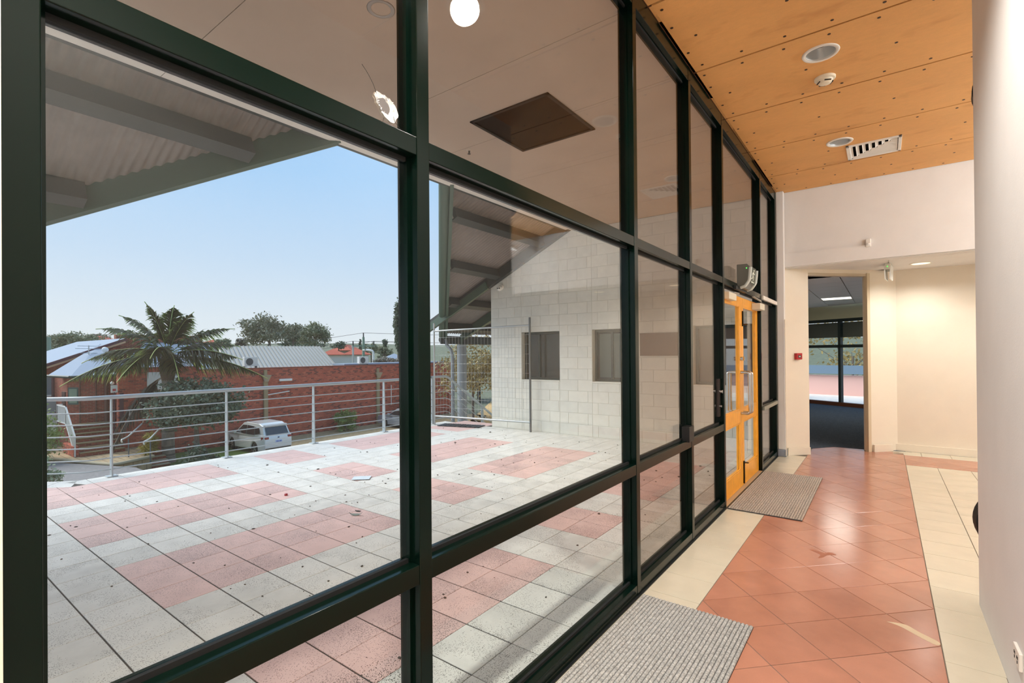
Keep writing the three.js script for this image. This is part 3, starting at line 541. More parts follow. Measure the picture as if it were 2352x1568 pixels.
{ // on the soffit and under the roofs
  const lamp = (x, z, label) => { const t = thing('soffit_downlight', label, 'light fitting', [x, SY, z]); obj('trim_ring', lathe([[.062, -.002], [.082, -.006], [.09, 0], [.088, .004]], 36), M.galv, t); obj('reflector', lathe([[.064, -.001], [.06, .03], [.045, .08], [.02, .1], [.001, .1]], 36), M.reflector, t); };
  lamp(-2.56, -2.07, 'unlit round steel downlight in the soffit at the top edge of the view');
  const h = thing('soffit_hatch', 'square black opening in the soffit above the deck', 'hatch', [-2.7, SY, -4.03]);
  obj('frame', [rb(-.44, .44, -.012, .02, -.44, -.41, .002), rb(-.44, .44, -.012, .02, .41, .44, .002), rb(-.44, -.41, -.012, .02, -.44, .44, .002), rb(.41, .44, -.012, .02, -.44, .44, .002)], M.darkMetal, h);
  obj('louvre_panel', bx(-.42, .42, .002, .012, -.42, .42), M.voidBlack, h);
  const s = thing('sprinkler', 'small metal sprinkler head on the soffit near the square hatch', 'sprinkler', [-3.59, SY, -4.09]); obj('rose', lathe([[.001, -.008], [.035, -.006], [.04, 0]], 20), M.trimWhite, s); obj('head', [rod(V(0, -.008, 0), V(0, -.04, 0), .008, 8), rod(V(0, -.04, 0), V(0, -.043, 0), .018, 12)], M.galvDark, s);
  const cam = thing('security_camera', 'white twin lens security camera on the block wall under the eave', 'camera', [-6.12, 2.83, -7.93]); obj('mount', rod(V(0, 0, 0), V(0, 0, .05), .055, 18), M.trimWhite, cam); const bd = obj('body', (() => { const g = new THREE.SphereGeometry(.055, 20, 14); g.translate(0, -.03, .07); return g; })(), M.trimWhite, cam); for (const x of [-.02, .02]) obj('lens', rod(V(x + .01, -.035, .11), V(x + .014, -.037, .13), .013, 10), M.black, bd);
  const fl = thing('flood_light', 'pale bulkhead lamp under the dark verandah roof at the left edge', 'light fitting', [-6.15, 2.72, -.98]); obj('body', (() => { const g = new THREE.SphereGeometry(.11, 20, 14, 0, Math.PI * 2, Math.PI / 2, Math.PI / 2); g.scale(1.2, 1, .8); return g; })(), S('#b9b2aa', { roughness: .5 }), fl); obj('bracket', rb(-.1, .14, 0, .1, -.06, .06, .005), M.roofSteel, fl);
}
{ // marks on the indoor floor
  const blot = (pts, mat, name, label) => one(name, label, 'stain', (() => { const s = new THREE.Shape(); s.setFromPoints(new THREE.SplineCurve(pts.map(([x, z]) => new THREE.Vector2(x, -z)).concat([new THREE.Vector2(pts[0][0], -pts[0][1])])).getPoints(60)); const g = new THREE.ExtrudeGeometry(s, { depth: .0006, bevelEnabled: false }); g.rotateX(-Math.PI / 2); return g; })(), mat);
  blot([[-.46, -4.37], [-.42, -4.39], [-.37, -4.36], [-.33, -4.4], [-.29, -4.37], [-.34, -4.33], [-.36, -4.27], [-.39, -4.23], [-.385, -4.3], [-.42, -4.34]], S('#a5664c', { roughness: .45 }), 'floor_stain', 'brown dried spill on the terracotta tiles in the middle of the corridor');
  blot([[.0, -3.46], [.06, -3.44], [.13, -3.38], [.2, -3.33], [.215, -3.37], [.14, -3.43], [.08, -3.48]], S('#d9c2a2', { roughness: .4 }), 'floor_stain', 'pale scuffed patch on the terracotta tiles by the right border');
}
{ // litter on the deck
  const c = thing('bottle_cap', 'small red bottle cap lying on the pink deck tiles', 'cap', [-5.11, 0, -2.82]); obj('cap_shell', lathe([[.001, .02], [.014, .02], [.017, .016], [.018, 0], [.015, 0]], 18), S('#a31420', { roughness: .35 }), c);
  one('paper_sheet', 'crumpled pale blue sheet of paper on the deck', 'paper', (() => { const g = new THREE.PlaneGeometry(.21, .17, 8, 6); g.rotateX(-Math.PI / 2); const p = g.attributes.position; for (let i = 0; i < p.count; i++) p.setY(i, .006 + .008 * fbm((p.getX(i) + .2) * 2, (p.getZ(i) + .2) * 2, 4, 2, 5)); g.rotateY(.75); g.translate(-5.05, 0, -3.74); g.computeVertexNormals(); return g; })(), S('#c6d2da', { roughness: .7, side: THREE.DoubleSide }));
  const leaf = (x, z, l, w, t, col, label) => one('dry_leaf', label, 'leaf', (() => { const s = new THREE.Shape(); s.moveTo(-l / 2, 0); s.quadraticCurveTo(0, w, l / 2, 0); s.quadraticCurveTo(0, -w, -l / 2, 0); const g = new THREE.ExtrudeGeometry(s, { depth: .003, bevelEnabled: false }); g.rotateX(-Math.PI / 2); const p = g.attributes.position; for (let i = 0; i < p.count; i++) p.setY(i, p.getY(i) + .002 + 6 * p.getX(i) ** 2); g.rotateY(t); g.translate(x, 0, z); g.computeVertexNormals(); return g; })(), S(col, { roughness: .8 }), 'litter on the deck');
  leaf(-3.94, -2.85, .13, .03, .6, '#7f8a86', 'grey curled leaf on the pink tiles near the middle mullion'); leaf(-4.02, -2.935, .07, .025, .3, '#2f2320', 'dark curled leaf beside the grey one on pink tiles');
  const crumbs = []; seed = 99;
  for (let k = 0; k < 260; k++) { const x = rr(-7.4, -1.6), z = rr(-.9, -7.7), s = rr(.003, .012) * (rnd() > .9 ? 1.7 : 1), g = new THREE.IcosahedronGeometry(s, 0); g.scale(1, .4, rr(.5, 1.6)); g.rotateY(rr(0, 6)); g.translate(x, s * .3, z); crumbs.push(g); }
  const cr = obj('deck_debris', crumbs, S('#3d342c', { roughness: .9 })); tag(cr, 'dark crumbs of leaf litter scattered on the deck tiles', 'debris'); cr.userData.kind = 'stuff';
  const grit = []; const along = (ax, az, bx2, bz, n, w) => { for (let k = 0; k < n; k++) { const t = rnd(), x = ax + (bx2 - ax) * t + (rnd() - .5) * w * (rnd() + .2), z = az + (bz - az) * t + (rnd() - .5) * w * (rnd() + .2), s = rr(.0012, .0035), g = new THREE.TetrahedronGeometry(s, 0); g.translate(x, s * .3, z); grit.push(g); } };
  along(-1.86, -1.05, -1.6, -.55, 1500, .1); along(-1.92, -1.38, -1.8, -1.62, 700, .3); along(-1.5, -1.4, -1.45, -1.7, 350, .2);
  const gt = obj('deck_grit', grit, S('#2b2623', { roughness: 1 })); tag(gt, 'black gritty dirt on the tiles just outside the lower panes', 'dirt'); gt.userData.kind = 'stuff';
}
// ================================================================ THINGS INSIDE
function doormat(label, x0, x1, z0, z1, mat) {
  const t = thing('door_mat', label, 'mat', [(x0 + x1) / 2, .001, (z0 + z1) / 2]), w = Math.abs(x1 - x0), l = Math.abs(z1 - z0);
  obj('backing', rb(-w / 2, w / 2, 0, .006, -l / 2, l / 2, .002), M.matBack, t);
  const r = [], n = Math.round(w / .0205), p = w / n;
  for (let k = 0; k < n; k++) { const x = -w / 2 + (k + .5) * p, g = new THREE.CylinderGeometry(p * .46, p * .46, l - .012, 7, 1, false, 0, Math.PI); g.rotateX(Math.PI / 2); g.rotateZ(Math.PI / 2); g.scale(1, .9, 1); g.translate(x, .005, 0); const u = g.attributes.uv, q = g.attributes.position; for (let i = 0; i < q.count; i++) u.setXY(i, q.getX(i), q.getZ(i)); r.push(g); }
  const s = obj('ribbed_pile', r, mat, t); s.userData.kind = 'stuff';
}
doormat('grey ribbed entrance mat in the foreground along the glass', -1.195, -.575, -2.955, -1.1, M.matGrey);
doormat('brown grey ribbed entrance mat in front of the double door', -1.2, -.583, -6.885, -5.05, M.matBrown);

function ceilingLamp(x, y, z, label, lit, power, cone = 1.15) {
  const t = thing('downlight', label, 'light fitting', [x, y, z], 0, 'recessed downlights');
  obj('trim_ring', lathe([[.098, .004], [.1, -.008], [.122, -.009], [.127, 0], [.124, .006]], 44), M.trimWhite, t);
  obj('reflector', lathe((y < 3 ? [[.1, -.007], [.09, -.004], [.001, -.004]] : [[.098, -.004], [.096, .02], [.08, .05], [.001, .055]]), 44), lit ? S('#fff4dc', { emissive: new THREE.Color(1, .85, .6), emissiveIntensity: 1.1 }) : M.reflector, t);
  if (!lit) { obj('lamp', lathe([[.001, -.004], [.02, -.003], [.03, .0]], 20), S('#9c9c98', { roughness: .5 }), t); return t; }
  const s = new THREE.SpotLight(new THREE.Color(1, .955, .89), power, 0, cone, .7, 2); s.position.set(x, y - .02, z); s.target.position.set(x, 0, z); s.castShadow = true; s.shadow.radius = 4.5; s.name = 'downlight_beam'; scene.add(s, s.target);
  return t;
}
// the row in the plywood ceiling: the two in view are off, those nearer the camera and behind it are on
{
  const cone = (x, z, label) => {
    const t = thing('downlight', label, 'light fitting', [x, HC, z], 0, 'recessed downlights');
    obj('trim_ring', lathe([[.096, .004], [.1, -.007], [.12, -.008], [.125, 0], [.122, .006]], 44), M.trimWhite, t);
    obj('reflector', lathe([[.098, -.004], [.096, .01], [.085, .06], [.06, .1], [.03, .11], [.001, .11]], 44), S('#c9cccc', { roughness: .35, metalness: .5 }), t);
    obj('lamp_holder', rb(-.02, .025, .03, .1, .015, .06, .006, 2), M.darkMetal, t);
  };
  cone(-.362, -4.48, 'unlit white rimmed downlight nearest the camera in the plywood ceiling');
  cone(-.36, -6.517, 'unlit white rimmed downlight beside the air vent in the plywood ceiling');
}
ceilingLamp(-.36, HC, -2.44, 'lit downlight in the plywood ceiling mirrored in the upper glass', true, 16, 1.25);
ceilingLamp(-.36, HC, -.4, 'lit downlight in the plywood ceiling straight above the camera', true, 24, 1.25);
ceilingLamp(-.36, HC, 1.64, 'lit downlight in the plywood ceiling behind the camera', true, 24, 1.25);
ceilingLamp(.42, LOW, -8.87, 'lit downlight in the lowered ceiling in front of the cream end wall', true, 5, 1.3);
ceilingLamp(1.9, LOW, -8.87, 'lit downlight in the lowered ceiling further along the end wall', true, 5, 1.3);
for (const [z, label] of [[-5.0, 'lit fluorescent batten hanging in the lobby near the corner wall'], [-6.9, 'lit fluorescent batten hanging in the lobby near the bulkhead']]) {
  const t = thing('batten_light', label, 'light fitting', [2.9, HC - .34, z]);
  obj('body', rb(-.05, .05, 0, .05, -.6, .6, .01, 2), M.trimWhite, t); obj('tube', rod(V(0, -.02, -.58), V(0, -.02, .58), .016, 10), S('#fffdf6', { emissive: new THREE.Color(.94, .98, 1), emissiveIntensity: 3 }), t);
  for (const dz of [-.45, .45]) obj('hanger', rod(V(0, .05, dz), V(0, .34, dz), .004, 6), M.steel, t);
  for (const dz of [-.3, .3]) { const p = new THREE.PointLight(new THREE.Color(.92, .97, 1), 5.6, 0, 2); p.position.set(2.9, HC - .4, z + dz); p.castShadow = true; p.shadow.radius = 4; p.name = 'batten_glow'; scene.add(p); }
}
{ // lit panel of the carpeted room
  const t = thing('light_panel', 'lit square panel lamp in the ceiling of the carpeted room', 'light fitting', [-.85, 2.7, -13.7]);
  obj('frame', [rb(-.3, .3, -.006, .02, -.3, -.28, .002), rb(-.3, .3, -.006, .02, .28, .3, .002), rb(-.3, -.28, -.006, .02, -.3, .3, .002), rb(.28, .3, -.006, .02, -.3, .3, .002)], M.trimWhite, t);
  obj('diffuser', bx(-.28, .28, -.002, .006, -.28, .28), S('#fffbe8', { emissive: new THREE.Color(1, .97, .8), emissiveIntensity: 2.5 }), t);
  const a = new THREE.RectAreaLight(new THREE.Color(1, .96, .85), 22, .55, .55); a.position.set(-.85, 2.68, -13.7); a.lookAt(-.85, 0, -13.7); a.name = 'panel_light'; scene.add(a);
}
{ // smoke detector, vent
  const t = thing('smoke_detector', 'round white smoke detector on the plywood ceiling', 'detector', [-.368, HC, -4.91]);
  obj('base', lathe([[.001, -.02], [.07, -.02], [.077, -.012], [.078, 0]], 40), S('#efe6cf', { roughness: .45 }), t);
  const d = obj('dome', lathe([[.001, -.052], [.03, -.051], [.045, -.046], [.055, -.03], [.058, -.02]], 40), S('#efe6cf', { roughness: .45 }), t);
  for (let k = 0; k < 4; k++) { const a = k * Math.PI / 2 + .5, g = new THREE.BoxGeometry(.05, .008, .006); g.translate(0, -.04, .0505); g.rotateY(a); obj('slot', g, M.black, d); }
  const v = thing('air_vent', 'white louvred square air vent in the plywood ceiling', 'vent', [-.067, HC, -6.945]), h = .247;
  obj('frame', [rb(-h, h, -.014, .004, -h, -h + .03, .003), rb(-h, h, -.014, .004, h - .03, h, .003), rb(-h, -h + .03, -.014, .004, -h, h, .003), rb(h - .03, h, -.014, .004, -h, h, .003)], M.trimWhite, v);
  obj('throat', [bx(-h + .02, h - .02, .08, .085, -h + .02, h - .02), bx(-h + .02, -h + .024, .0, .085, -h + .02, h - .02), bx(h - .024, h - .02, .0, .085, -h + .02, h - .02), bx(-h + .02, h - .02, .0, .085, -h + .02, -h + .024), bx(-h + .02, h - .02, .0, .085, h - .024, h - .02)], M.voidBlack, v);
  for (let k = 0; k < 7; k++) { // two sets of blades meeting on the diagonal
    const a = -h + .045 + k * .058, slant = (g) => g;
    const g1 = new THREE.BoxGeometry(.034, .003, h - .03 - a - .01); g1.rotateZ(.6); g1.translate(a, -.003, (a + .0 + h - .03) / 2); obj('blade', g1, M.trimWhite, v);
    const g2 = new THREE.BoxGeometry(h - .03 - a - .01, .003, .034); g2.rotateX(-.6); g2.translate((a + h - .03) / 2, -.003, a); obj('blade', g2, M.trimWhite, v);
  }
}
const exitArt = (() => { // white running figure and arrow on dark green
  const c = document.createElement('canvas'); c.width = 128; c.height = 192; const x = c.getContext('2d');
  x.fillStyle = '#3f4a40'; x.fillRect(0, 0, 128, 192); x.fillStyle = '#e6efe6'; x.strokeStyle = '#e6efe6'; x.lineWidth = 13; x.lineCap = 'round';
  x.beginPath(); x.arc(74, 30, 12, 0, 7); x.fill();
  const l = (...p) => { x.beginPath(); x.moveTo(p[0], p[1]); for (let i = 2; i < p.length; i += 2) x.lineTo(p[i], p[i + 1]); x.stroke(); };
  l(68, 50, 56, 92); l(66, 56, 40, 66, 34, 86); l(68, 56, 88, 74, 102, 66); l(56, 92, 80, 112, 74, 146); l(56, 92, 44, 124, 20, 132);
  l(104, 170, 30, 170); x.beginPath(); x.moveTo(18, 170); x.lineTo(40, 156); x.lineTo(40, 184); x.fill();
  const t = new THREE.CanvasTexture(c); t.colorSpace = THREE.SRGBColorSpace; return t;
})();
const ledGreen = S('#2fae3a', { emissive: new THREE.Color(.1, .9, .12), emissiveIntensity: 1.5 });
{ // emergency exit sign over the double door
  const e = thing('exit_sign', 'wedge shaped emergency exit sign above the timber double door', 'sign', [XF, 2.17, -5.78]);
  obj('housing', (() => { const s = new THREE.Shape([[0, .0], [.055, .0], [.105, .06], [.12, .2], [.09, .235], [0, .235]].map(([a, b]) => new THREE.Vector2(a, b))); const g = new THREE.ExtrudeGeometry(s, { depth: .3, bevelEnabled: true, bevelSize: .006, bevelThickness: .006, bevelSegments: 2 }); g.translate(0, 0, -.15); return g; })(), S('#6d706a', { roughness: .4 }), e);
  for (const z of [-.155, .155]) obj('lens_edge', (() => { const pts = [V(.03, -.004, z), V(.075, .01, z), V(.115, .07, z), V(.128, .2, z)]; return tube(pts, .016, 8, 24); })(), P('#e8f2ee', { roughness: .25, transmission: .2, thickness: 0 }), e);
  obj('pictogram', (() => { const g = new THREE.PlaneGeometry(.2, .17); g.rotateY(Math.PI / 2); g.rotateZ(-.1); g.translate(.1235, .125, 0); return g; })(), S('#ffffff', { map: exitArt, roughness: .4 }), e);
  obj('indicator', (() => { const g = new THREE.SphereGeometry(.006, 10, 8); g.translate(.09, .195, .158); return g; })(), ledGreen, e);
  obj('bracket', rb(-.01, .02, -.03, .01, -.2, .3, .003), M.darkMetal, e);
  const f = thing('exit_sign', 'narrow white exit sign hanging from the lowered ceiling', 'sign', [.07, LOW, -8.72], -.1);
  obj('housing', rb(-.03, .03, -.08, 0, -.16, .16, .006, 2), S('#d8d6cc', { roughness: .4 }), f);
  for (const s of [-1, 1]) obj('blade', (() => { const g = new THREE.BoxGeometry(.012, .19, .3); g.rotateZ(-s * .05); g.translate(s * .03, -.12, 0); return g; })(), P('#f0f3ef', { roughness: .3 }), f);
  obj('indicator', (() => { const g = new THREE.SphereGeometry(.007, 10, 8); g.translate(0, -.045, .162); return g; })(), ledGreen, f);
}
{ // small fittings on the walls
  const c = thing('fire_call_point', 'red manual fire alarm call point on the cream wall by the doorway', 'alarm', [-.998, 1.422, -8.294], Math.PI / 4);
  obj('box', rb(-.045, .045, -.045, .045, 0, .05, .005, 2), S('#b3131b', { roughness: .35 }), c);
  const g = obj('glass_plate', rb(-.024, .024, -.022, .018, .05, .053, .002), S('#5c4a48', { roughness: .2 }), c); obj('emblem', rb(-.012, .012, -.01, .004, .053, .0545, .001), S('#d9d2cc', { roughness: .5 }), g);
  const s = thing('motion_sensor', 'small white motion sensor on the bulkhead wall', 'sensor', [-.145, 2.915, -8.13]); obj('body', rb(-.03, .03, -.055, .055, 0, .045, .012, 3), M.trimWhite, s); obj('lens', (() => { const q = new THREE.SphereGeometry(.022, 14, 10); q.scale(1, .8, .6); q.translate(0, -.018, .045); return q; })(), S('#f2f2ee', { roughness: .3 }), s);
  const o = thing('power_outlet', 'white power outlet low on the near right wall', 'outlet', [.437, .235, -2.9]); obj('plate', rb(-.012, 0, -.036, .036, -.058, .058, .003, 2), M.trimWhite, o); for (const z of [-.026, .026]) obj('socket', [rb(-.014, -.011, .0, .012, z - .008, z - .005, .0005), rb(-.014, -.011, .0, .012, z + .005, z + .008, .0005), rb(-.014, -.011, -.018, -.006, z - .002, z + .002, .0005)], M.darkMetal, o);
  const p = thing('pipe_casing', 'white boxed pipe at the end of the glass facade', 'pipe casing', [-1.165, 0, -8.045]); obj('shaft', rb(-.045, .05, .1, HC, -.05, .045, .01, 2), M.wallWhite, p); obj('shoe', rb(-.05, .058, 0, .1, -.055, .052, .008, 2), S('#8d95a3', { roughness: .5 }), p); obj('thin_conduit', rod(V(.058, .02, .06), V(.058, 1.95, .06), .006, 8), M.wallCream, p);
  const hr = thing('hose_reel', 'black fire hose reel just showing past the corner of the near right wall', 'hose reel', [.632, .47, -4.02]);
  obj('drum', rod(V(0, 0, -.02), V(0, 0, -.16), .09, 24), S('#a3161c', { roughness: .4 }), hr);
  const hose = []; for (let k = 0; k < 5; k++) { const g2 = new THREE.TorusGeometry(.185, .019, 8, 40); g2.translate(0, 0, -.03 - k * .03); hose.push(g2); } for (let k = 0; k < 4; k++) { const g2 = new THREE.TorusGeometry(.148, .019, 8, 36); g2.translate(0, 0, -.04 - k * .03); hose.push(g2); }
  obj('hose', hose, M.black, hr);
  const sp = thing('wall_speaker', 'round black loudspeaker near the ceiling past the corner of the near right wall', 'speaker', [.562, 3.03, -4.02]); obj('housing', (() => { const g2 = new THREE.CylinderGeometry(.12, .13, .12, 28); g2.rotateX(-Math.PI / 2); g2.translate(0, 0, -.06); return g2; })(), M.black, sp); obj('grille', (() => { const g2 = new THREE.SphereGeometry(.115, 24, 8, 0, Math.PI * 2, 0, .6); g2.rotateX(-Math.PI / 2); g2.translate(0, 0, -.03); return g2; })(), M.darkMetal, sp);
}
// ================================================================ THE STREET BELOW AND THE HILLS
Object.assign(M, {
  asphalt: W(mottled(512, 2, [128, 124, 122], .12, 24, 111), { roughness: .9 }),
  paving: W(texture(512, 2.4, (u, v, i, j) => { const k = Math.floor(v * 8), x = u * 6 + (k & 1 ? .5 : 0), e = Math.min(Math.abs((v * 8) % 1 - .5), Math.abs(x % 1 - .5)), f = ((v * 8) % 1 < .07 || x % 1 < .05) ? .62 : 1, n = fbm(u, v, 12, 4, 117) - .5; return [cl(186 * f * (1 + n * .25)), cl(160 * f * (1 + n * .25)), cl(124 * f * (1 + n * .25))]; }), { roughness: .9 }),
  drive: W(mottled(512, 2, [176, 150, 110], .16, 16, 121), { roughness: .95 }),
  dirt: W(mottled(512, 2, [128, 92, 64], .2, 16, 123), { roughness: 1 }),
  lawn: W(mottled(512, 1, [92, 116, 52], .28, 48, 125), { roughness: 1 }),
  scrub: W(mottled(512, 9, [104, 108, 86], .2, 16, 127), { roughness: 1 }),
  sand: W(mottled(512, 3, [206, 168, 112], .12, 12, 129), { roughness: 1 }),
  redPave: W(mottled(512, 2, [178, 104, 76], .12, 24, 131), { roughness: .9 }),
  brick: W(texture(1024, [1.92, 1.376], (u, v, i, j) => { // sixteen courses of eight bricks
    const r = Math.floor(v * 16), fy = v * 16 - r, x = u * 8 + (r & 1 ? .5 : 0), c = ((Math.floor(x) % 8) + 8) % 8, fx = x - Math.floor(x), m = fy < .13 || fx < .045, t = hash2(c, r, 133), n = fbm(u, v, 24, 4, 135) - .5;
    const b = t > .9 ? [122, 62, 52] : t > .78 ? [156, 76, 58] : t < .12 ? [204, 104, 78] : [184, 86, 64], k = 1 + n * .3 + (hash2(i, j, 3) - .5) * .08; return m ? [cl(168 * k), cl(124 * k), cl(102 * k)] : b.map((q) => cl(q * k * (.94 + t * .1)));
  }), { roughness: .9 }),
  brickDark: W(texture(512, [1.92, 1.376], (u, v, i, j) => { const r = Math.floor(v * 16), fy = v * 16 - r, x = u * 8 + (r & 1 ? .5 : 0), c = ((Math.floor(x) % 8) + 8) % 8, fx = x - Math.floor(x), m = fy < .16 || fx < .08, t = hash2(c, r, 137), n = fbm(u, v, 24, 3, 139) - .5, k = 1 + n * .3; return m ? [cl(148 * k), cl(112 * k), cl(90 * k)] : [cl((128 + t * 30) * k), cl((62 + t * 14) * k), cl((46 + t * 10) * k)]; }), { roughness: .9 }),
  capBrick: S('#8a4a3a', { roughness: .9 }), blueRoof: S('#8b97a6', { roughness: .85 }), greyRoof: S('#a19f99', { roughness: .85 }), seam: S('#7d7b76', { roughness: .85 }),
  hopper: S('#a58f6c', { roughness: .7 }), redTile: W(mottled(256, 2, [178, 88, 66], .15, 24, 141), { roughness: .85 }), houseWhite: S('#dcd8d0', { roughness: .8 }), maroon: S('#5a2f36', { roughness: .6 }), carWhite: P('#e6e5e0', { roughness: .25, clearcoat: .8, clearcoatRoughness: .06 }), carSilver: P('#aeb2b8', { roughness: .3, metalness: .3, clearcoat: .8, clearcoatRoughness: .08 }), carGlass: P('#222a2d', { roughness: .05, clearcoat: 1 }), rubber: S('#151515', { roughness: .85 }), lampRed: P('#8f1018', { roughness: .15, clearcoat: 1 }), bark: W(mottled(256, 1, [112, 102, 92], .25, 16, 143), { roughness: 1 }), palmBark: W(texture(256, [1, .5], (u, v) => { const k = ((v * 8) % 1 < .18 ? .72 : 1) * (.85 + .3 * fbm(u, v, 16, 3, 145)); return [cl(140 * k), cl(132 * k), cl(122 * k)]; }), { roughness: 1 }), poleGreen: S('#7d9482', { roughness: .8 }), wire: S('#3a3c3e', { roughness: .6 }),
});
const G = -4, GL = -3.35;
// ---- ground
struct('ground', 'sloping ground around the buildings below the deck', 'ground', [polyUp([[-9, 8], [-9, -14], [60, -14], [60, -140], [-140, -140], [-140, 40], [-9, 40]], G - .6, G)], M.scrub);
{ // the hills
  const n = 60, m = 24, pts = [], idx = [], uv = [];
  for (let i = 0; i <= n; i++) for (let j = 0; j <= m; j++) {
    const az = -.5 + 2.2 * i / n, r = 62 + Math.pow(j / m, 1.4) * 420, x = -Math.cos(az) * r, z = -Math.sin(az) * r + 6, t = Math.min(1, j / m * 1.6);
    const h = G - .05 + t * t * (3 - 2 * t) * 10.5 + (fbm(i / n, j / m, 6, 3, 7) - .5) * 5 * t; pts.push(x, h, z); uv.push(x, z);
  }
  for (let i = 0; i < n; i++) for (let j = 0; j < m; j++) { const a = i * (m + 1) + j, b = a + m + 1; idx.push(a, a + 1, b, b, a + 1, b + 1); }
  const g = new THREE.BufferGeometry(); g.setAttribute('position', new THREE.Float32BufferAttribute(pts, 3)); g.setAttribute('uv', new THREE.Float32BufferAttribute(uv, 2)); g.setIndex(idx); g.computeVertexNormals();
  struct('hills', 'low wooded hills along the horizon', 'hill', g, M.scrub);
}
struct('road', 'grey asphalt lane below the left end of the deck', 'road', [polyUp([[-26.2, -7.6], [-28.6, -6.6], [-33, -4.6], [-60, -4], [-60, 8], [-12, 8], [-12, -7.6]], G, GL - .02)], M.asphalt);
struct('terrace', 'paved forecourt in front of the entrance steps', 'paving', [polyUp([[-28.2, -8.8], [-27.6, -7.2], [-29.6, -6.5], [-34, -5.2], [-40, -5.2], [-40, -9.6], [-31.6, -9.6], [-29.6, -9.3]], G, GL)], M.paving);
struct('kerb', 'pale kerb around the paved forecourt', 'kerb', tube([V(-28.2, GL + .02, -8.9), V(-27.5, GL + .02, -7.2), V(-29.6, GL + .02, -6.4), V(-34, GL + .02, -5.1)], .08, 6, 30), S('#b3a488', { roughness: .9 }));
struct('lawn', 'strip of green grass under the palm tree', 'grass', polyUp([[-24, -8], [-28.3, -9.1], [-29.6, -9.7], [-31.8, -9.8], [-31.8, -14.4], [-29, -14.2], [-26.5, -12.5], [-22, -11.5]], G, G + .04), M.lawn);
struct('driveway', 'sandy brick driveway beside the long brick wall', 'paving', polyUp([[-31.95, -14.6], [-31.95, -34], [-20, -34], [-18, -12.5], [-25, -12.6]], G, G + .03), M.drive);
struct('parking_bay', 'bare brown earth under the white car', 'ground', polyUp([[-31.9, -11.9], [-31.9, -16], [-25.5, -15.2], [-25, -11.8]], G, G + .036), M.dirt);
struct('sand_yard', 'yellow sand ground beyond the far stair', 'ground', polyUp([[-9, -13], [-24, -26], [-46, -60], [-20, -60], [-4, -30]], G, G + .03), M.sand);
struct('red_paving', 'red brick paving beyond the far stair', 'paving', polyUp([[-20, -34], [-27, -46], [-40, -52], [-47, -61], [-30, -62], [-21, -46]], G, G + .06), M.redPave);

// ---- leaves and fronds
function leafMat(hex, o = {}) { return new THREE.MeshPhysicalMaterial({ color: hex, roughness: .75, transmission: .22, thickness: 0, side: THREE.DoubleSide, vertexColors: true, ...o }); }
const LM = { dark: leafMat('#66735a'), olive: leafMat('#82886c'), green: leafMat('#8a9a58'), frond: leafMat('#86a35f', { transmission: .3 }), frondPale: leafMat('#a9b568', { transmission: .3 }), gum: leafMat('#7a7c66'), autumn: leafMat('#a08c56'), grey: leafMat('#8a8478'), yellow: leafMat('#a8993f'), pine: leafMat('#5c6c58'), silver: leafMat('#9aa584') };
function leaves(c, R, n, size, clumps, fill = .35, aspect = .55) { // single leaf blades scattered over clumps in an ellipsoid crown
  const pos = [], nor = [], col = [], cs = [];
  for (let k = 0; k < clumps; k++) { const a = rr(0, 6.283), u = rr(-.75, 1), s = Math.sqrt(Math.max(0, 1 - u * u)), f = Math.pow(rnd(), fill); cs.push([V(Math.cos(a) * s * R.x * f, u * R.y * f, Math.sin(a) * s * R.z * f), rr(.16, .34)]); }
  for (let k = 0; k < n; k++) {
    const [q, w] = cs[k % clumps], d = V(rnd() + rnd() + rnd() - 1.5, rnd() + rnd() + rnd() - 1.5, rnd() + rnd() + rnd() - 1.5).multiplyScalar(w * 1.25), p = V(q.x + d.x * R.x, q.y + d.y * R.y * .8, q.z + d.z * R.z).add(c);
    const ax = V(rnd() - .5, rnd() - .7, rnd() - .5).normalize(), nn = V(rnd() - .5, rnd() - .2, rnd() - .5).normalize(), b = ax.clone().cross(nn).normalize(), l = size * rr(.6, 1.3), h = l * aspect / 2, t = rr(.72, 1.22), tip = p.clone().addScaledVector(ax, l), mid = p.clone().addScaledVector(ax, l * .45), nm = b.clone().cross(ax).normalize();
    for (const v of [p, mid.clone().addScaledVector(b, h), tip, p, tip, mid.clone().addScaledVector(b, -h)]) { pos.push(v.x, v.y, v.z); nor.push(nm.x, nm.y, nm.z); col.push(t, t, t * rr(.9, 1)); }
  }
  const g = new THREE.BufferGeometry(); g.setAttribute('position', new THREE.Float32BufferAttribute(pos, 3)); g.setAttribute('normal', new THREE.Float32BufferAttribute(nor, 3)); g.setAttribute('color', new THREE.Float32BufferAttribute(col, 3)); return g;
}
function tree(name, label, base, h, R, n, size, mat, clumps = 40, trunkR = .12, cat = 'tree', group, fill = .35, aspect = .55) {
  const t = thing(name, label, cat, base, 0, group), c = V(0, h, 0), f = obj('foliage', leaves(c, V(...R), n, size, clumps, fill, aspect), mat, t); f.userData.kind = 'stuff';
  if (trunkR) { const l = [rod(V(0, -.1, 0), V(.05, h - R[1] * .2, .05), trunkR, 8, trunkR * .55)]; for (let k = 0; k < 5; k++) { const a = k * 1.3 + rr(0, .5), y = h - R[1] * rr(.5, .9); l.push(rod(V(.02, Math.max(.1, y), .02), V(Math.cos(a) * R[0] * .55, h + R[1] * rr(-.1, .4), Math.sin(a) * R[2] * .55), trunkR * .4, 6, trunkR * .15)); } obj('trunk', l, M.bark, t); }
  return t;
}
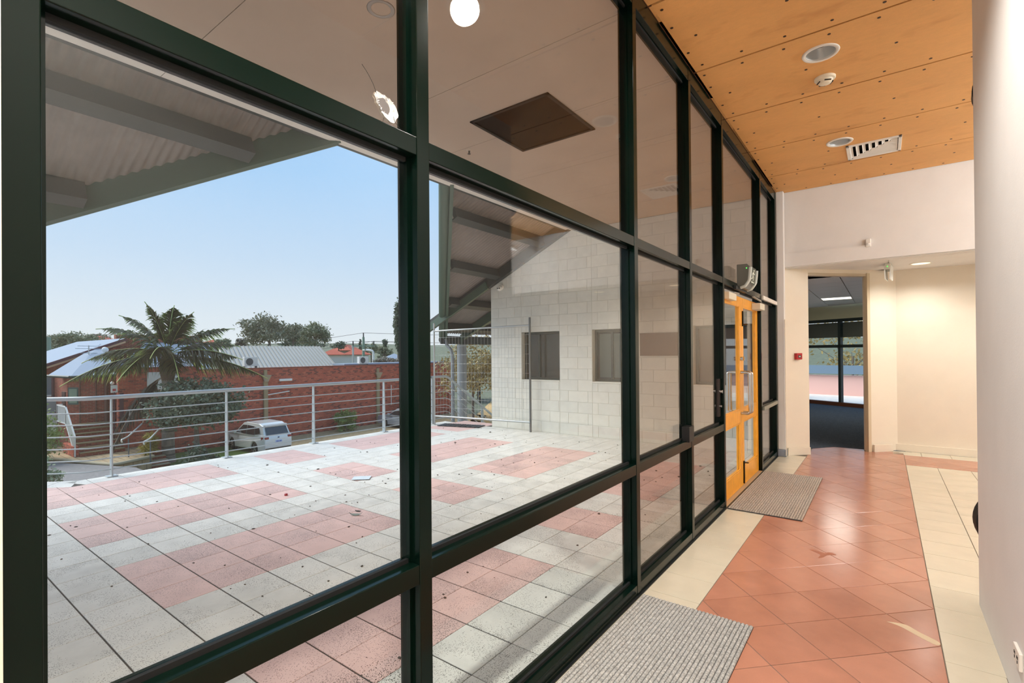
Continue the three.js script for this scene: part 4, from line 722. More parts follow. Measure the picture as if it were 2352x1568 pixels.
function frond(yaw, rise, len, droop, nL, leafLen, hang) {   // arching rachis with two rows of leaflets
  const pts = [], pos = [], nor = [], col = [], N = 14, dir = V(Math.cos(yaw), 0, Math.sin(yaw));
  for (let i = 0; i <= N; i++) { const t = i / N, out = len * (t * Math.cos(rise) + t * t * .12), up = len * (t * Math.sin(rise) - droop * t * t); pts.push(dir.clone().multiplyScalar(out).add(V(0, up, 0))); }
  const cv = new THREE.CatmullRomCurve3(pts), r = new THREE.TubeGeometry(cv, 16, .02, 5).toNonIndexed(); r.deleteAttribute('uv');
  const side = V(-dir.z, 0, dir.x), rc = r.attributes.position.count, cc = []; for (let i = 0; i < rc; i++) cc.push(1.25, 1.15, .9); r.setAttribute('color', new THREE.Float32BufferAttribute(cc, 3));
  nL = Math.round(nL * 1.8);
  for (let k = 0; k < nL; k++) { const t = .16 + .84 * k / nL, p = cv.getPoint(t), tg = cv.getTangent(t), L = leafLen * 1.5 * Math.sin(Math.PI * Math.min(1, .25 + t * .8)) * rr(.8, 1.15);
    for (const s of [-1, 1]) { const d = side.clone().multiplyScalar(s * rr(.5, .85)).addScaledVector(tg, rr(.35, .75)).add(V(0, rr(-.2, .35) - hang, 0)).normalize(), m = p.clone().addScaledVector(d, L * .5).add(V(0, -.02 * L, 0)), e = p.clone().addScaledVector(d, L).add(V(0, -L * rr(.2, .5), 0)), w = tg.clone().multiplyScalar(.034), nn = d.clone().cross(tg).normalize(), q = rr(.75, 1.25), y = rr(.78, 1.02);
      for (const v of [p.clone().sub(w), p.clone().add(w), m.clone().add(w), p.clone().sub(w), m.clone().add(w), m.clone().sub(w), m.clone().sub(w), m.clone().add(w), e]) { pos.push(v.x, v.y, v.z); nor.push(nn.x, nn.y, nn.z); col.push(q * y, q, q * .9); } } }
  const g = new THREE.BufferGeometry(); g.setAttribute('position', new THREE.Float32BufferAttribute(pos, 3)); g.setAttribute('normal', new THREE.Float32BufferAttribute(nor, 3)); g.setAttribute('color', new THREE.Float32BufferAttribute(col, 3));
  return mergeGeometries([g, r], false);
}
{ // palm
  seed = 31;
  const B = [-29.5, G, -9.95], t = thing('palm_tree', 'tall palm tree in front of the brick wall', 'palm', B), top = 5.55;
  obj('trunk', [lathe([[.36, 0], [.3, .4], [.27, 2], [.25, 3.8], [.27, 4.3]], 18)], M.palmBark, t);
  obj('crown_shaft', [lathe([[.26, 4.2], [.34, 4.6], [.36, 5.1], [.25, 5.6], [.1, 5.9]], 16)], S('#6b5a48', { roughness: 1 }), t);
  const fr = (yaw, rise, len, droop, mat, hang = .1, nL = 54, ll = .75, y = top) => { const f = obj('frond', frond(yaw, rise, len, droop, nL, ll, hang), mat, t); f.position.y = y; };
  // yaw: image right is about (-z + x*.75); towards the camera is +x
  const right = Math.atan2(-.8, .6), left = right + Math.PI, toward = Math.atan2(.6, .8), away = toward + Math.PI;
  fr(toward + .9, 1.4, 3.5, .22, LM.frond, 0); fr(away, 1.42, 3.6, .25, LM.frond, 0); fr(right + .35, 1.25, 3.3, .28, LM.frond); fr(left - .3, 1.12, 3.6, .35, LM.frond, .05);
  fr(left, .85, 4.0, .42, LM.frond, .1); fr(right, .82, 3.9, .38, LM.frond, .1); fr(right - .4, .6, 3.6, .45, LM.frond, .2);
  fr(left + .25, .42, 4.2, .5, LM.frondPale, .3, 60, .85); fr(left - .2, .2, 3.9, .55, LM.frondPale, .35, 60, .85, top - .1);
  fr(right + .25, .35, 3.6, .42, LM.frondPale, .3, 60, .85); fr(right, .22, 4.3, .48, LM.frondPale, .35, 60, .8, top - .2);
  fr(toward, .75, 2.6, .75, LM.frondPale, .3, 50, .8); fr(toward + .5, .5, 2.7, .95, LM.frondPale, .3, 50, .8); fr(toward - .5, .4, 2.4, .9, LM.frondPale, .3, 50, .8);
  fr(right + .1, -.35, 2.6, .4, LM.yellow, .3, 44, .7, 4.3); fr(right - .15, -.1, 2.2, .5, LM.frondPale, .3, 44, .7, 4.4);
  fr(left + .2, -.2, 2.9, 1.2, LM.grey, .5, 44, .8, 4.5); fr(left - .1, -.35, 2.7, 1.5, LM.grey, .6, 44, .8, 4.5);
}
{ seed = 5;
  tree('shrub_tree', 'dense dark leafy tree behind the railing left of the white car', [-27.8, G, -10.65], 3.1, [1.5, 1.25, 1.8], 13000, .17, LM.dark, 90, .16, 'tree', undefined, .4, .8);
  tree('shrub', 'dark rounded shrub at the foot of the leafy tree', [-26.4, G, -10.25], .6, [.55, .6, .7], 2600, .15, LM.dark, 30, .05, 'shrub', undefined, .4, .8);
  tree('shrub', 'small round green bush against the brick wall', [-30.9, G, -21.6], .75, [.6, .8, .8], 3500, .13, LM.green, 36, .06, 'shrub', undefined, .4, .7);
  tree('shrub', 'yellow flowering bush behind the silver car', [-30.9, G, -27.6], .9, [.5, .8, .8], 2600, .14, LM.yellow, 26, .05, 'shrub');
  tree('shrub', 'green hedge bush beside the balcony at the left edge', [-31.5, GL, -4.9], 1.0, [1.2, 1.3, 1.2], 4200, .13, LM.green, 40, .05, 'shrub');
  tree('shrub', 'pale flowering bush at the very left edge of the lane', [-24.6, GL, -4.05], .6, [.7, .8, .7], 2600, .12, LM.silver, 26, .05, 'shrub');
  tree('shrub', 'small yellowed palm shrub beside the garden bench', [-28.9, G, -9.0], 1.2, [.25, .6, .3], 900, .3, LM.yellow, 10, .05, 'shrub', undefined, .35, .12);
}
// ---- long brick building
const XW = -32;
{
  const w = thing('brick_building', 'long red brick wall building across the lane', 'building', [XW, G, -20]);
  const zz = (z) => z + 20, yy = (y) => y - G;
  obj('wall', [bx(-.3, 0, 0, yy(.62), zz(-34), zz(-12.4)), bx(-8, -.3, 0, yy(.3), zz(-34), zz(-33.7))], M.brick, w);
  obj('wall', bx(-.3, 0, 0, yy(.82), zz(-12.4), zz(-8.53)), M.brick, w);
  obj('coping', [bx(-.32, .02, yy(.62), yy(.7), zz(-34), zz(-12.4)), bx(-.32, .02, yy(.82), yy(.9), zz(-12.4), zz(-8.53))], M.capBrick, w);
  for (const [z, y] of [[-16.28, .12], [-25.25, -.02]]) { const p = obj('downpipe', [bx(.0, .14, yy(G), yy(y - .3), zz(z) - .13, zz(z) + .13), bx(0, .12, yy(y), yy(y + .42), zz(z) - .1, zz(z) + .1)], M.hopper, w); obj('hopper', (() => { const g = new THREE.CylinderGeometry(.4, .17, .42, 4); g.rotateY(Math.PI / 4); g.scale(.6, 1, 1); g.translate(.16, yy(y - .12), zz(z)); return g; })(), S('#b3a48c', { roughness: .7 }), p); }
  obj('wall_lamp', [rb(0, .12, yy(-.24), yy(-.08), zz(-18.1), zz(-17.2), .04, 2)], M.trimWhite, w);
  obj('conduit', [rod(V(.06, yy(-1.08), zz(-16.4)), V(.06, yy(-.93), zz(-17.9)), .035, 8), rod(V(.05, yy(-1.0), zz(-26.6)), V(.05, yy(-2.6), zz(-26.6)), .03, 8)], M.trimWhite, w);
  obj('sign_board', rb(0, .05, yy(-.34), yy(.62), zz(-11.3), zz(-9.8), .01), S('#e9e6df', { roughness: .6 }), w);
  const nw = obj('window', bx(-.02, .03, yy(-1.85), yy(-.75), zz(-9.75), zz(-9.45)), M.winFrame, w); obj('pane', bx(.03, .035, yy(-1.78), yy(-.82), zz(-9.7), zz(-9.5)), P('#1f3a35', { roughness: .1 }), nw);
  obj('meter_box', rb(.002, .1, yy(-1.85), yy(-1.35), zz(-9.12), zz(-8.95), .01), M.trimWhite, w);
  // pitched roofs behind the parapet
  const blue = obj('roof', [slab([V(-.2, yy(.72), zz(-8.3)), V(-.2, yy(.72), zz(-13.2)), V(-8, yy(2.42), zz(-16.2)), V(-8, yy(2.42), zz(-12.2))], .06)], M.blueRoof, w);
  const ribs = []; for (let k = 1; k < 46; k++) { const t = k / 46; ribs.push(rod(V(-.2, yy(.74), zz(-8.3 - 4.9 * t)), V(-8, yy(2.44), zz(-12.2 - 4 * t)), .02, 5)); }
  const rs = obj('roof_ribs', ribs, M.blueRoof, blue); rs.userData.kind = 'stuff';
  obj('parapet', bx(-8.6, -8.2, 0, yy(2.95), zz(-15.8), zz(-10.6)), M.brickDark, w);
}
{
  const w = thing('metal_roof_building', 'building with a pale grey standing seam metal roof behind the brick wall', 'building', [-38, G, -20]), L = (x, y, z) => V(x + 38, y - G, z + 20);
  const e0 = L(-33, .55, -14.5), e1 = L(-33, .5, -22.4), r1 = L(-42, 2.28, -26.5), r0 = L(-42, 2.26, -17.7);
  const rf = obj('roof', slab([e0, e1, r1, r0], .1), M.greyRoof, w); const s = [];
  for (let k = 0; k <= 28; k++) { const t = k / 28; s.push(rod(e0.clone().lerp(e1, t).add(V(0, .03, 0)), r0.clone().lerp(r1, t).add(V(0, .03, 0)), .045, 5)); }
  const sm = obj('seams', s, M.seam, rf); sm.userData.kind = 'stuff';
  obj('wall', faces([[L(-33, .5, -14.5), L(-42, 2.2, -17.7), L(-42, -4, -17.7), L(-33, -4, -14.5)], [L(-33, .45, -22.4), L(-33, .5, -14.5), L(-33, -4, -14.5), L(-33, -4, -22.4)], [L(-42, 2.2, -26.5), L(-33, .45, -22.4), L(-33, -4, -22.4), L(-42, -4, -26.5)], [L(-42, 2.2, -17.7), L(-42, 2.2, -26.5), L(-42, -4, -26.5), L(-42, -4, -17.7)]]), S('#dfdedb', { roughness: .7, side: THREE.DoubleSide }), w);
  obj('barge', [beam(e1.clone(), r1.clone(), .12, .2)], M.blueRoof, w);
  obj('flat_roof', bx(3.2, 5.5, 4.2, 4.8, -14, -2.6), M.blueRoof, w);
}
for (const [z, y, label] of [[-15.6, .9, 'outdoor air conditioner on the brick wall below the grey metal roof'], [-24.3, .86, 'outdoor air conditioner on the brick wall near the power pole']]) {
  const a = thing('air_conditioner', label, 'air conditioner', [XW - .55, y - .1, z]);
  obj('case', rb(-.15, .15, 0, .58, -.42, .42, .015, 2), S('#dcdad3', { roughness: .5 }), a);
  obj('fan_grille', rod(V(.15, .29, .1), V(.16, .29, .1), .23, 24), S('#4c5052', { roughness: .6 }), a);
  obj('stand', [bx(-.12, .12, -.45, 0, -.4, -.35), bx(-.12, .12, -.45, 0, .35, .4)], M.galvDark, a);
}
{ // entrance wing at the left
  const w = thing('entrance_wing', 'red brick entrance bay with a hipped metal roof', 'building', [-34, GL, -7.6]), q = (x, z) => [x + 34, z + 7.6], Y = (y) => y - GL;
  obj('wall', polyUp([q(-37, -6.95), q(-34.1, -6.9), q(-33.55, -7.35), q(-33.3, -7.95), q(-33.2, -8.5), q(-37, -8.5)], 0, Y(.42)), M.brickDark, w);
  const E = [V(-35.2 + 34, Y(.5), -6.3 + 7.6), V(-33.3 + 34, Y(.46), -6.85 + 7.6), V(-32.6 + 34, Y(.5), -8.75 + 7.6)], A = V(-38.2 + 34, Y(2.3), -9.3 + 7.6);
  obj('roof', [slab([E[0], E[1], A], .06), slab([E[1], E[2], A], .06)], M.blueRoof, w);
  obj('gutter', [rod(E[0], E[1], .07, 8), rod(E[1], E[2], .07, 8)], S('#2a3b33', { roughness: .5 }), w);
  const onf = (t) => V(-34.1 + 34 + .55 * t, 0, -6.9 + 7.6 - .45 * t), nf = V(.63, 0, .77);
  const patch = (t0, t1, y0, y1, d) => { const a = onf(t0).addScaledVector(nf, d), b = onf(t1).addScaledVector(nf, d); return faces([[V(a.x, Y(y0), a.z), V(b.x, Y(y0), b.z), V(b.x, Y(y1), b.z), V(a.x, Y(y1), a.z)]]); };
  const wn = obj('window', patch(.1, .85, -1.0, -.1, .03), S('#2e4a42', { roughness: .3, side: THREE.DoubleSide }), w); obj('curtain', patch(.2, .75, -.92, -.18, .045), S('#7d8c76', { roughness: .8, side: THREE.DoubleSide }), wn);
  obj('door_recess', rb(-1.0, -.35, Y(-1.95), Y(-.35), .68, .74, .01), S('#3a1d18', { roughness: .8 }), w);
  for (const [x, z] of [[-33.53, -7.3], [-33.27, -7.9]]) obj('pilaster_joint', rod(V(x + 34, 0, z + 7.6), V(x + 34, Y(.42), z + 7.6), .035, 6), S('#7a5444', { roughness: .8 }), w);
  obj('downpipe', [rod(V(-33.1 + 34, .8, -8.3 + 7.6), V(-33.1 + 34, Y(.4), -8.3 + 7.6), .09, 10), rod(V(-33.1 + 34, .85, -8.3 + 7.6), V(-32.9 + 34, .55, -7.9 + 7.6), .09, 10)], S('#6a4638', { roughness: .6 }), w);
  obj('flood_lamps', [(() => { const g = new THREE.SphereGeometry(.09, 10, 8); g.translate(-32.3 + 34, Y(.1), -8.35 + 7.6); return g; })(), (() => { const g = new THREE.SphereGeometry(.08, 10, 8); g.translate(-32.2 + 34, Y(.06), -8.6 + 7.6); return g; })()], M.trimWhite, w);
  const st = thing('entrance_steps', 'brick entrance steps with bullnosed treads', 'stair', [-33.1, GL, -7.7]);
  for (let k = 0; k < 7; k++) { const s2 = obj('step', bx(-.08, 2.1 - k * .3, k * .2, (k + 1) * .2 - .05, -.85, .95), M.brickDark, st); obj('tread', rb(-.08, 2.14 - k * .3, (k + 1) * .2 - .05, (k + 1) * .2, -.86, .96, .02), S('#8d7c5c', { roughness: .9 }), s2); }
  obj('side_wall', bx(-.08, 1.9, 0, .5, .95, 1.15), M.brick, st);
  const wr = thing('white_balustrade', 'white slatted balustrade beside the entrance steps', 'railing', [-33.1, GL, -6.65]);
  const seg = (a, b) => { obj('rail', beam(a, b, .06, .06), M.trimWhite, wr); obj('rail', beam(a.clone().add(V(0, -.85, 0)), b.clone().add(V(0, -.85, 0)), .05, .05), M.trimWhite, wr); const n = Math.round(a.distanceTo(b) / .11); for (let k = 1; k < n; k++) { const p = a.clone().lerp(b, k / n); obj('slat', rod(p, p.clone().add(V(0, -.86, 0)), .012, 5), M.trimWhite, wr); } for (const p of [a, b]) obj('post', rod(p.clone().add(V(0, .02, 0)), p.clone().add(V(0, -1.0, 0)), .035, 6), M.trimWhite, wr); };
  seg(V(-1.7, 2.35, .0), V(.1, 2.35, .02)); seg(V(.1, 2.35, .02), V(1.9, 1.02, .05)); seg(V(-1.7, 2.35, 0), V(-1.6, 2.4, -1.0));
  const sg = thing('pole_sign', 'small white and red sign on a post by the entrance', 'sign', [-31.8, GL, -8.3]); obj('post', rod(V(0, 0, 0), V(0, 3.0, 0), .03, 8), M.maroon, sg); obj('plate', rb(-.02, .02, 2.98, 3.36, -.14, .14, .005), M.trimWhite, sg); obj('emblem', rb(.02, .024, 3.06, 3.18, -.07, .07, .002), S('#c23038', { roughness: .5 }), sg);
  one('door_panel', 'dark red narrow door in the corner of the brick wall', 'door', bx(XW + .002, XW + .05, -2.1, -.42, -8.75, -8.58), M.maroon);
}
{ // house at the far left
  const h = thing('brick_house', 'brick house with a long sloping metal roof at the far left', 'building', [-38, GL, -8]), q = (x, y, z) => V(x + 38, y - GL, z + 8);
  obj('wall', [bx(-9, 0, 0, 3.75, -2.2, 6), faces([[q(-38, .4, -5.8), q(-38, .4, -10.2), q(-38, 2.3, -10.2), q(-38, .5, -5.8)]])], M.brick, h);
  obj('roof', slab([q(-37.3, .82, -5.9), q(-37.3, 2.62, -10.3), q(-48, 2.62, -10.3), q(-48, .82, -5.9)], .08), M.blueRoof, h);
  obj('barge_board', beam(q(-37.25, .82, -5.9), q(-37.25, 2.62, -10.3), .06, .16), M.maroon, h); obj('barge_board', beam(q(-37.32, .68, -5.95), q(-37.32, 2.46, -10.3), .05, .12), S('#dcb892', { roughness: .6 }), h);
  obj('eave', bx(-9, .75, 3.95, 4.15, 2.0, 6), M.blueRoof, h);
  const zw0 = -6.62, zw1 = -7.9; const wn = obj('window', [bx(.0, .06, -.75 - GL, .42 - GL, zw1 + 8, zw0 + 8)], M.trimWhite, h);
  for (const [a, b] of [[zw0 - .08, (zw0 + zw1) / 2 + .05], [(zw0 + zw1) / 2 - .03, zw1 + .04]]) obj('pane', bx(.06, .07, -.65 - GL, .34 - GL, b + 8, a + 8), P('#8d9496', { roughness: .1 }), wn);
  obj('post', rod(V(.7, 0, 1.05), V(.7, 3.98, 1.05), .07, 8), M.maroon, h);
  const bal = obj('balcony', bx(0, 1.4, .75, 1.75, .0, 5), M.houseWhite, h); obj('balcony_glass', bx(1.36, 1.39, 1.8, 2.45, .05, 4.9), S('#9aa3a2', { roughness: .3 }), bal); obj('handrail', [bx(1.33, 1.42, 2.48, 2.56, 0, 5), bx(1.33, 1.42, 1.75, 2.5, 0, .06), bx(1.33, 1.42, 1.75, 2.5, .95, 1.0)], M.trimWhite, bal);
  const an = thing('roof_antenna', 'small television antenna and dish on the entrance roof', 'antenna', [-36.5, 1.35, -8.35]); obj('mast', rod(V(0, 0, 0), V(0, .8, 0), .025, 6), M.galv, an); for (const [y, l] of [[.75, .5], [.6, .6], [.35, .4]]) obj('element', rod(V(0, y, -l), V(0, y + .02, l), .015, 5), M.galv, an); obj('dish', (() => { const g = new THREE.SphereGeometry(.22, 16, 8, 0, Math.PI * 2, 0, .9); g.rotateZ(-1.2); g.translate(.1, .5, -.7); return g; })(), M.trimWhite, an);
}
{ // bench, hand rails, low steps, bollard
  const b = thing('garden_bench', 'grey slatted bench on brick piers by the wall', 'bench', [-30.9, GL, -9.75], -.35);
  for (const z of [-.12, .02, .16]) obj('slat', rb(-.1, 1.9, .43, .47, z - .06, z + .06, .006), S('#a9adb0', { roughness: .7 }), b); for (const x of [.2, 1.5]) obj('pier', bx(x, x + .3, 0, .43, -.15, .2), M.brickDark, b);
  for (const [x, z, label] of [[-29.1, -8.15, 'white tipped steel handrail on the paved forecourt'], [-27.5, -8.55, 'white tipped steel handrail beside the low garden steps']]) { const r = thing('hand_rail', label, 'handrail', [x, GL, z]); obj('post', rod(V(0, -.2, 0), V(0, .9, 0), .03, 8), M.galvDark, r); obj('grip', tube([V(.35, .8, .35), V(.42, .92, .4), V(0, 1.0, 0), V(-1.2, 1.4, -.9)], .035, 8, 24), M.trimWhite, r); }
  const s = thing('garden_steps', 'low pink and cream garden steps below the palm', 'stair', [-29.6, G, -9.35]); for (let k = 0; k < 4; k++) { const p = obj('step', bx(-1.2, 1.1 - k * .32, k * .16, k * .16 + .13, -.35 - k * .02, .5), M.brickDark, s); obj('tread', rb(-1.2, 1.12 - k * .32, k * .16 + .13, k * .16 + .16, -.37, .52, .01), S('#cdbfa4', { roughness: .8 }), p); }
  const c = thing('bollard', 'short white bollard by the planted corner', 'bollard', [-34.2, GL, -6.15]); obj('shaft', rod(V(0, 0, 0), V(0, .78, 0), .09, 12), M.trimWhite, c); obj('cap', rod(V(0, .78, 0), V(0, .82, 0), .1, 12), M.trimWhite, c);
}
// ---- cars
function car(label, paint, pos, turn, suv) { // x forward, origin on the ground under the middle
  const t = thing('car', label, 'car', pos, turn), L = 2.3, H = suv ? 1.68 : 1.46, belt = suv ? 1.02 : .94, wr = suv ? .345 : .32, ax = 1.32;
  const wide = (x, y) => { const e = Math.abs(x) / L, tp = 1 - .14 * Math.pow(e, 5) - (x > 0 ? .03 : .01) * e; const up = y > belt ? 1 - (y - belt) / (H - belt) * .2 : 1 - Math.pow(Math.max(0, (.45 - y) / .45), 2) * .05; return .9 * tp * up; };
  const bend = (g) => { const p = g.attributes.position; for (let i = 0; i < p.count; i++) p.setZ(i, p.getZ(i) * wide(p.getX(i), p.getY(i)) / .9); g.computeVertexNormals(); return g; };
  const ext = (pts, depth, bev) => { const s = pts instanceof THREE.Shape ? pts : new THREE.Shape(pts.map(([a, b]) => new THREE.Vector2(a, b))); const g = new THREE.ExtrudeGeometry(s, { depth: depth - 2 * bev, bevelEnabled: true, bevelSize: bev, bevelThickness: bev, bevelSegments: 3, curveSegments: 16 }); g.translate(0, 0, -(depth - 2 * bev) / 2); return g; };
  const s = new THREE.Shape(); s.moveTo(-L + .1, .3); s.lineTo(-ax - wr - .06, .26); s.absarc(-ax, .34, wr + .06, Math.PI * 1.06, -.06, true); s.lineTo(ax - wr - .06, .26); s.absarc(ax, .34, wr + .06, Math.PI * 1.06, -.06, true); s.lineTo(L - .14, .26); s.quadraticCurveTo(L - .02, .34, L - .04, .55); s.quadraticCurveTo(L - .06, suv ? .8 : .7, L - .3, suv ? .9 : .78); s.lineTo(.95, belt - .02); s.lineTo(-L + .12, belt + .02); s.quadraticCurveTo(-L + .02, .9, -L + .03, .6); s.lineTo(-L + .03, .42); s.closePath();
  obj('body', bend(ext(s, 1.8, .05)), paint, t);
  const cab = suv ? [[1.02, belt - .06], [.2, H - .1], [-.15, H - .03], [-1.5, H - .05], [-1.86, H - .16], [-2.16, belt - .02]] : [[1.05, belt - .06], [.1, H - .08], [-.3, H - .02], [-1.1, H - .06], [-1.85, belt - .02]];
  const cabin = obj('cabin', bend(ext(cab.map(([a, b]) => [a, b]), 1.72, .05)), paint, t);
  const sidePane = (pts) => { const q = []; for (const k of [-1, 1]) { const p = pts.map(([x, y]) => V(x, y, k * (wide(x, y) * 1.72 / 1.8 + .012))); q.push(k > 0 ? p : [...p].reverse()); } return faces(q); };
  const hi = H - .17;
  obj('side_window', sidePane([[.82, belt + .03], [.18, hi], [-.3, hi + .02], [-.36, belt + .03]]), M.carGlass, cabin);
  obj('side_window', sidePane([[-.42, belt + .03], [-.36, hi + .02], [-1.12, hi], [-1.3, belt + .05]]), M.carGlass, cabin);
  if (suv) obj('side_window', sidePane([[-1.36, belt + .06], [-1.18, hi - .01], [-1.62, hi - .06], [-1.8, belt + .16]]), M.carGlass, cabin);
  const back = suv ? [[-2.17, belt + .05], [-1.93, H - .2]] : [[-1.8, belt + .06], [-1.2, H - .13]];
  { const [[x0, y0], [x1, y1]] = back, dx = -.05, w0 = wide(x0, y0) * .8, w1 = wide(x1, y1) * .82; obj('rear_window', faces([[V(x0 + dx, y0, -w0), V(x0 + dx, y0, w0), V(x1 + dx, y1 + .01, w1), V(x1 + dx, y1 + .01, -w1)]]), M.carGlass, cabin); }
  obj('windscreen', faces([[V(1.03, belt + .02, .66), V(1.03, belt + .02, -.66), V(.29, H - .12, -.58), V(.29, H - .12, .58)]]), M.carGlass, cabin);
  for (const [x, z] of [[ax, .78], [ax, -.78], [-ax, .78], [-ax, -.78]]) { const g = new THREE.TorusGeometry(wr - .085, .09, 10, 28); g.scale(1, 1, 1.15); g.translate(x, wr - .0, z); const ty = obj('tyre', g, M.rubber, t); const rim = [rod(V(x, wr, z - .06), V(x, wr, z + .06), .07, 12)]; for (let k = 0; k < 5; k++) { const a = k * 1.2566; rim.push(beam(V(x, wr, z + Math.sign(z) * .06).add(V(0, .0, 0)), V(x + Math.cos(a) * .24, wr + Math.sin(a) * .24, z + Math.sign(z) * .06), .05, .03, V(0, 0, 1))); } rim.push((() => { const q = new THREE.TorusGeometry(.235, .022, 6, 24); q.translate(x, wr, z + Math.sign(z) * .06); return q; })()); obj('rim', rim, M.galv, ty); obj('wheel_well', rod(V(x, wr + .02, z - .2 * Math.sign(z)), V(x, wr + .02, z - .1 * Math.sign(z)), wr + .04, 20), M.black, ty); }
  for (const k of [-1, 1]) {
    obj('tail_light', [rb(-L + .0, -L + .34, .8, 1.0, k * .62, k * .885, .03, 2)].map((g) => bend(g)), M.lampRed, t); obj('reversing_lamp', bend(rb(-L - .005, -L + .2, .68, .8, k * .66, k * .87, .02, 2)), M.trimWhite, t);
    obj('mirror', [rb(.62, .82, belt - .02, belt + .14, k * .9, k * 1.06, .04, 2)], k > 0 ? paint : paint, t);
    for (const x of [.0, -1.0]) obj('door_handle', bend(rb(x - .2, x, belt - .16, belt - .12, k * .89, k * .925, .01)), paint, t);
    if (suv) obj('roof_rail', tube([V(.1, H - .06, k * .62), V(0, H + .02, k * .62), V(-1.3, H + .0, k * .62), V(-1.55, H - .06, k * .62)], .02, 6, 24), M.black, t);
    obj('headlamp', bend(rb(L - .32, L - .06, .66, .8, k * .55, k * .86, .03, 2)), M.trimWhite, t);
  }
  if (suv) { obj('spoiler', rb(-2.06, -1.8, H - .12, H - .06, -.62, .62, .02, 2), paint, cabin); obj('plate_panel', rb(-L - .012, -L + .03, .62, .86, -.42, .42, .01), paint, t); }
  const pl = obj('number_plate', rb(-L - .03, -L - .01, suv ? .66 : .5, suv ? .79 : .61, -.2, .2, .004), S('#c9d4ec', { roughness: .5 }), t); for (const z of [-.12, -.075, -.03, .05, .095, .14]) obj('plate_mark', bx(-L - .033, -L - .03, suv ? .69 : .53, suv ? .76 : .58, z - .014, z + .014), S('#4a62b4', { roughness: .5 }), pl);
  if (suv) obj('badge', (() => { const g = new THREE.SphereGeometry(.055, 16, 8); g.scale(.25, .55, 1); g.translate(-L - .005, .93, 0); return g; })(), S('#27386b', { roughness: .3, metalness: .4 }), t);
  obj('bumper_trim', bend(rb(-L + .0, -L + .25, .27, .4, -.86, .86, .03, 2)), M.black, t); obj('sill_trim', bend(ext([[-.9, .2], [.9, .2], [.9, .3], [-.9, .3]], 1.76, .02)), M.black, t);
  return t;
}
car('white hatchback wagon with roof rails parked nose to the brick wall', M.carWhite, [-29.05, G + .04, -14.35], Math.PI, true);
car('silver car parked behind the far railing post by the brick wall', M.carSilver, [-28.7, G + .03, -25.2], Math.PI, false);

// ---- background trees, houses, poles
seed = 77;
const FT = [
  ['gum_tree', 'tall open crowned gum tree rising behind the grey metal roof', [-76.7, -2.5, -39.8], 8.0, [4.0, 2.5, 4.0], 5200, 0.42, 'gum', 34, 0.3],
  ['gum_tree', 'lower darker gum tree right of the tall open one', [-85.1, -2.5, -48.5], 7.5, [1.9, 2.0, 1.9], 2600, 0.42, 'pine', 22, 0.25],
  ['round_tree', 'round brownish tree right of the gum trees', [-76.5, -2.5, -47.5], 7.5, [2.5, 2.0, 2.5], 4600, 0.36, 'olive', 34, 0.25],
  ['round_tree', 'dark tree filling the gap below the gum trees', [-97.0, -2.5, -57.1], 6.4, [4.0, 1.0, 4.0], 2600, 0.42, 'pine', 26, 0.2],
  ['umbrella_tree', 'small flat topped tree above the red roofed houses', [-103.0, -2.5, -70.1], 6.3, [1.5, 0.8, 1.5], 1500, 0.4, 'pine', 16, 0.2],
  ['round_tree', 'dark tree behind the power pole', [-86.2, -2.5, -66.5], 5.2, [2.0, 1.2, 2.0], 1700, 0.4, 'olive', 18, 0.2],
  ['cypress', 'slim dark cypress beside the power pole', [-82.1, -2.5, -60.8], 5.6, [0.3, 1.2, 0.3], 600, 0.3, 'pine', 10, 0.1],
  ['norfolk_pine', 'pointed pine on the skyline right of the power pole', [-97.3, -2.5, -79.4], 6.5, [0.6, 1.4, 0.6], 800, 0.35, 'pine', 14, 0.15],
  ['round_tree', 'low dark tree below the pointed skyline pine', [-76.8, -2.5, -62.3], 4.3, [1.4, 1.2, 1.4], 1700, 0.38, 'olive', 18, 0.2],
  ['round_tree', 'broad dark tree on the skyline behind the left house', [-95.6, -2.5, -20.6], 5.9, [3.2, 1.6, 3.2], 5600, 0.36, 'olive', 40, 0.25],
  ['round_tree', 'dark tree at the left edge of the skyline', [-100.2, -2.5, -17.0], 5.3, [0.9, 1.7, 0.9], 3000, 0.36, 'olive', 26, 0.25],
  ['round_tree', 'feathery tree behind the green street pole', [-118.0, -2.5, -23.7], 7.6, [1.9, 0.7, 1.9], 1600, 0.36, 'gum', 18, 0.2],
  ['bare_tree', 'thin greyish tree above the red tiled roofs', [-160.8, -2.5, -38.9], 9.2, [2.0, 0.7, 2.0], 700, 0.4, 'grey', 14, 0.2],
  ['round_tree', 'low grey green tree left of the tall gum tree', [-115.1, -2.5, -53.4], 6.9, [1.3, 1.3, 1.3], 1500, 0.4, 'grey', 16, 0.2],
  ['round_tree', 'distant low tree between the palm and the gum trees', [-129.1, -2.5, -55.4], 7.1, [1.6, 0.9, 1.6], 1400, 0.4, 'olive', 16, 0.2],
  ['bare_shrub', 'lilac grey bare bush above the far end of the brick wall', [-39.8, -4, -32.6], 4.9, [1.1, 0.3, 1.1], 2400, 0.22, 'grey', 26, 0.06],
  ['shaggy_tree', 'shaggy dark tree at the edge of the central mullion', [-43.5, -4, -37.3], 8.0, [0.4, 3.2, 0.4], 2600, 0.3, 'pine', 30, 0.2],
];
for (const [n, label, base, h, R, c, s, m, k, tr] of FT) tree(n, label, base, h, R, c, s, LM[m], k, tr, 'tree', 'trees along the skyline');
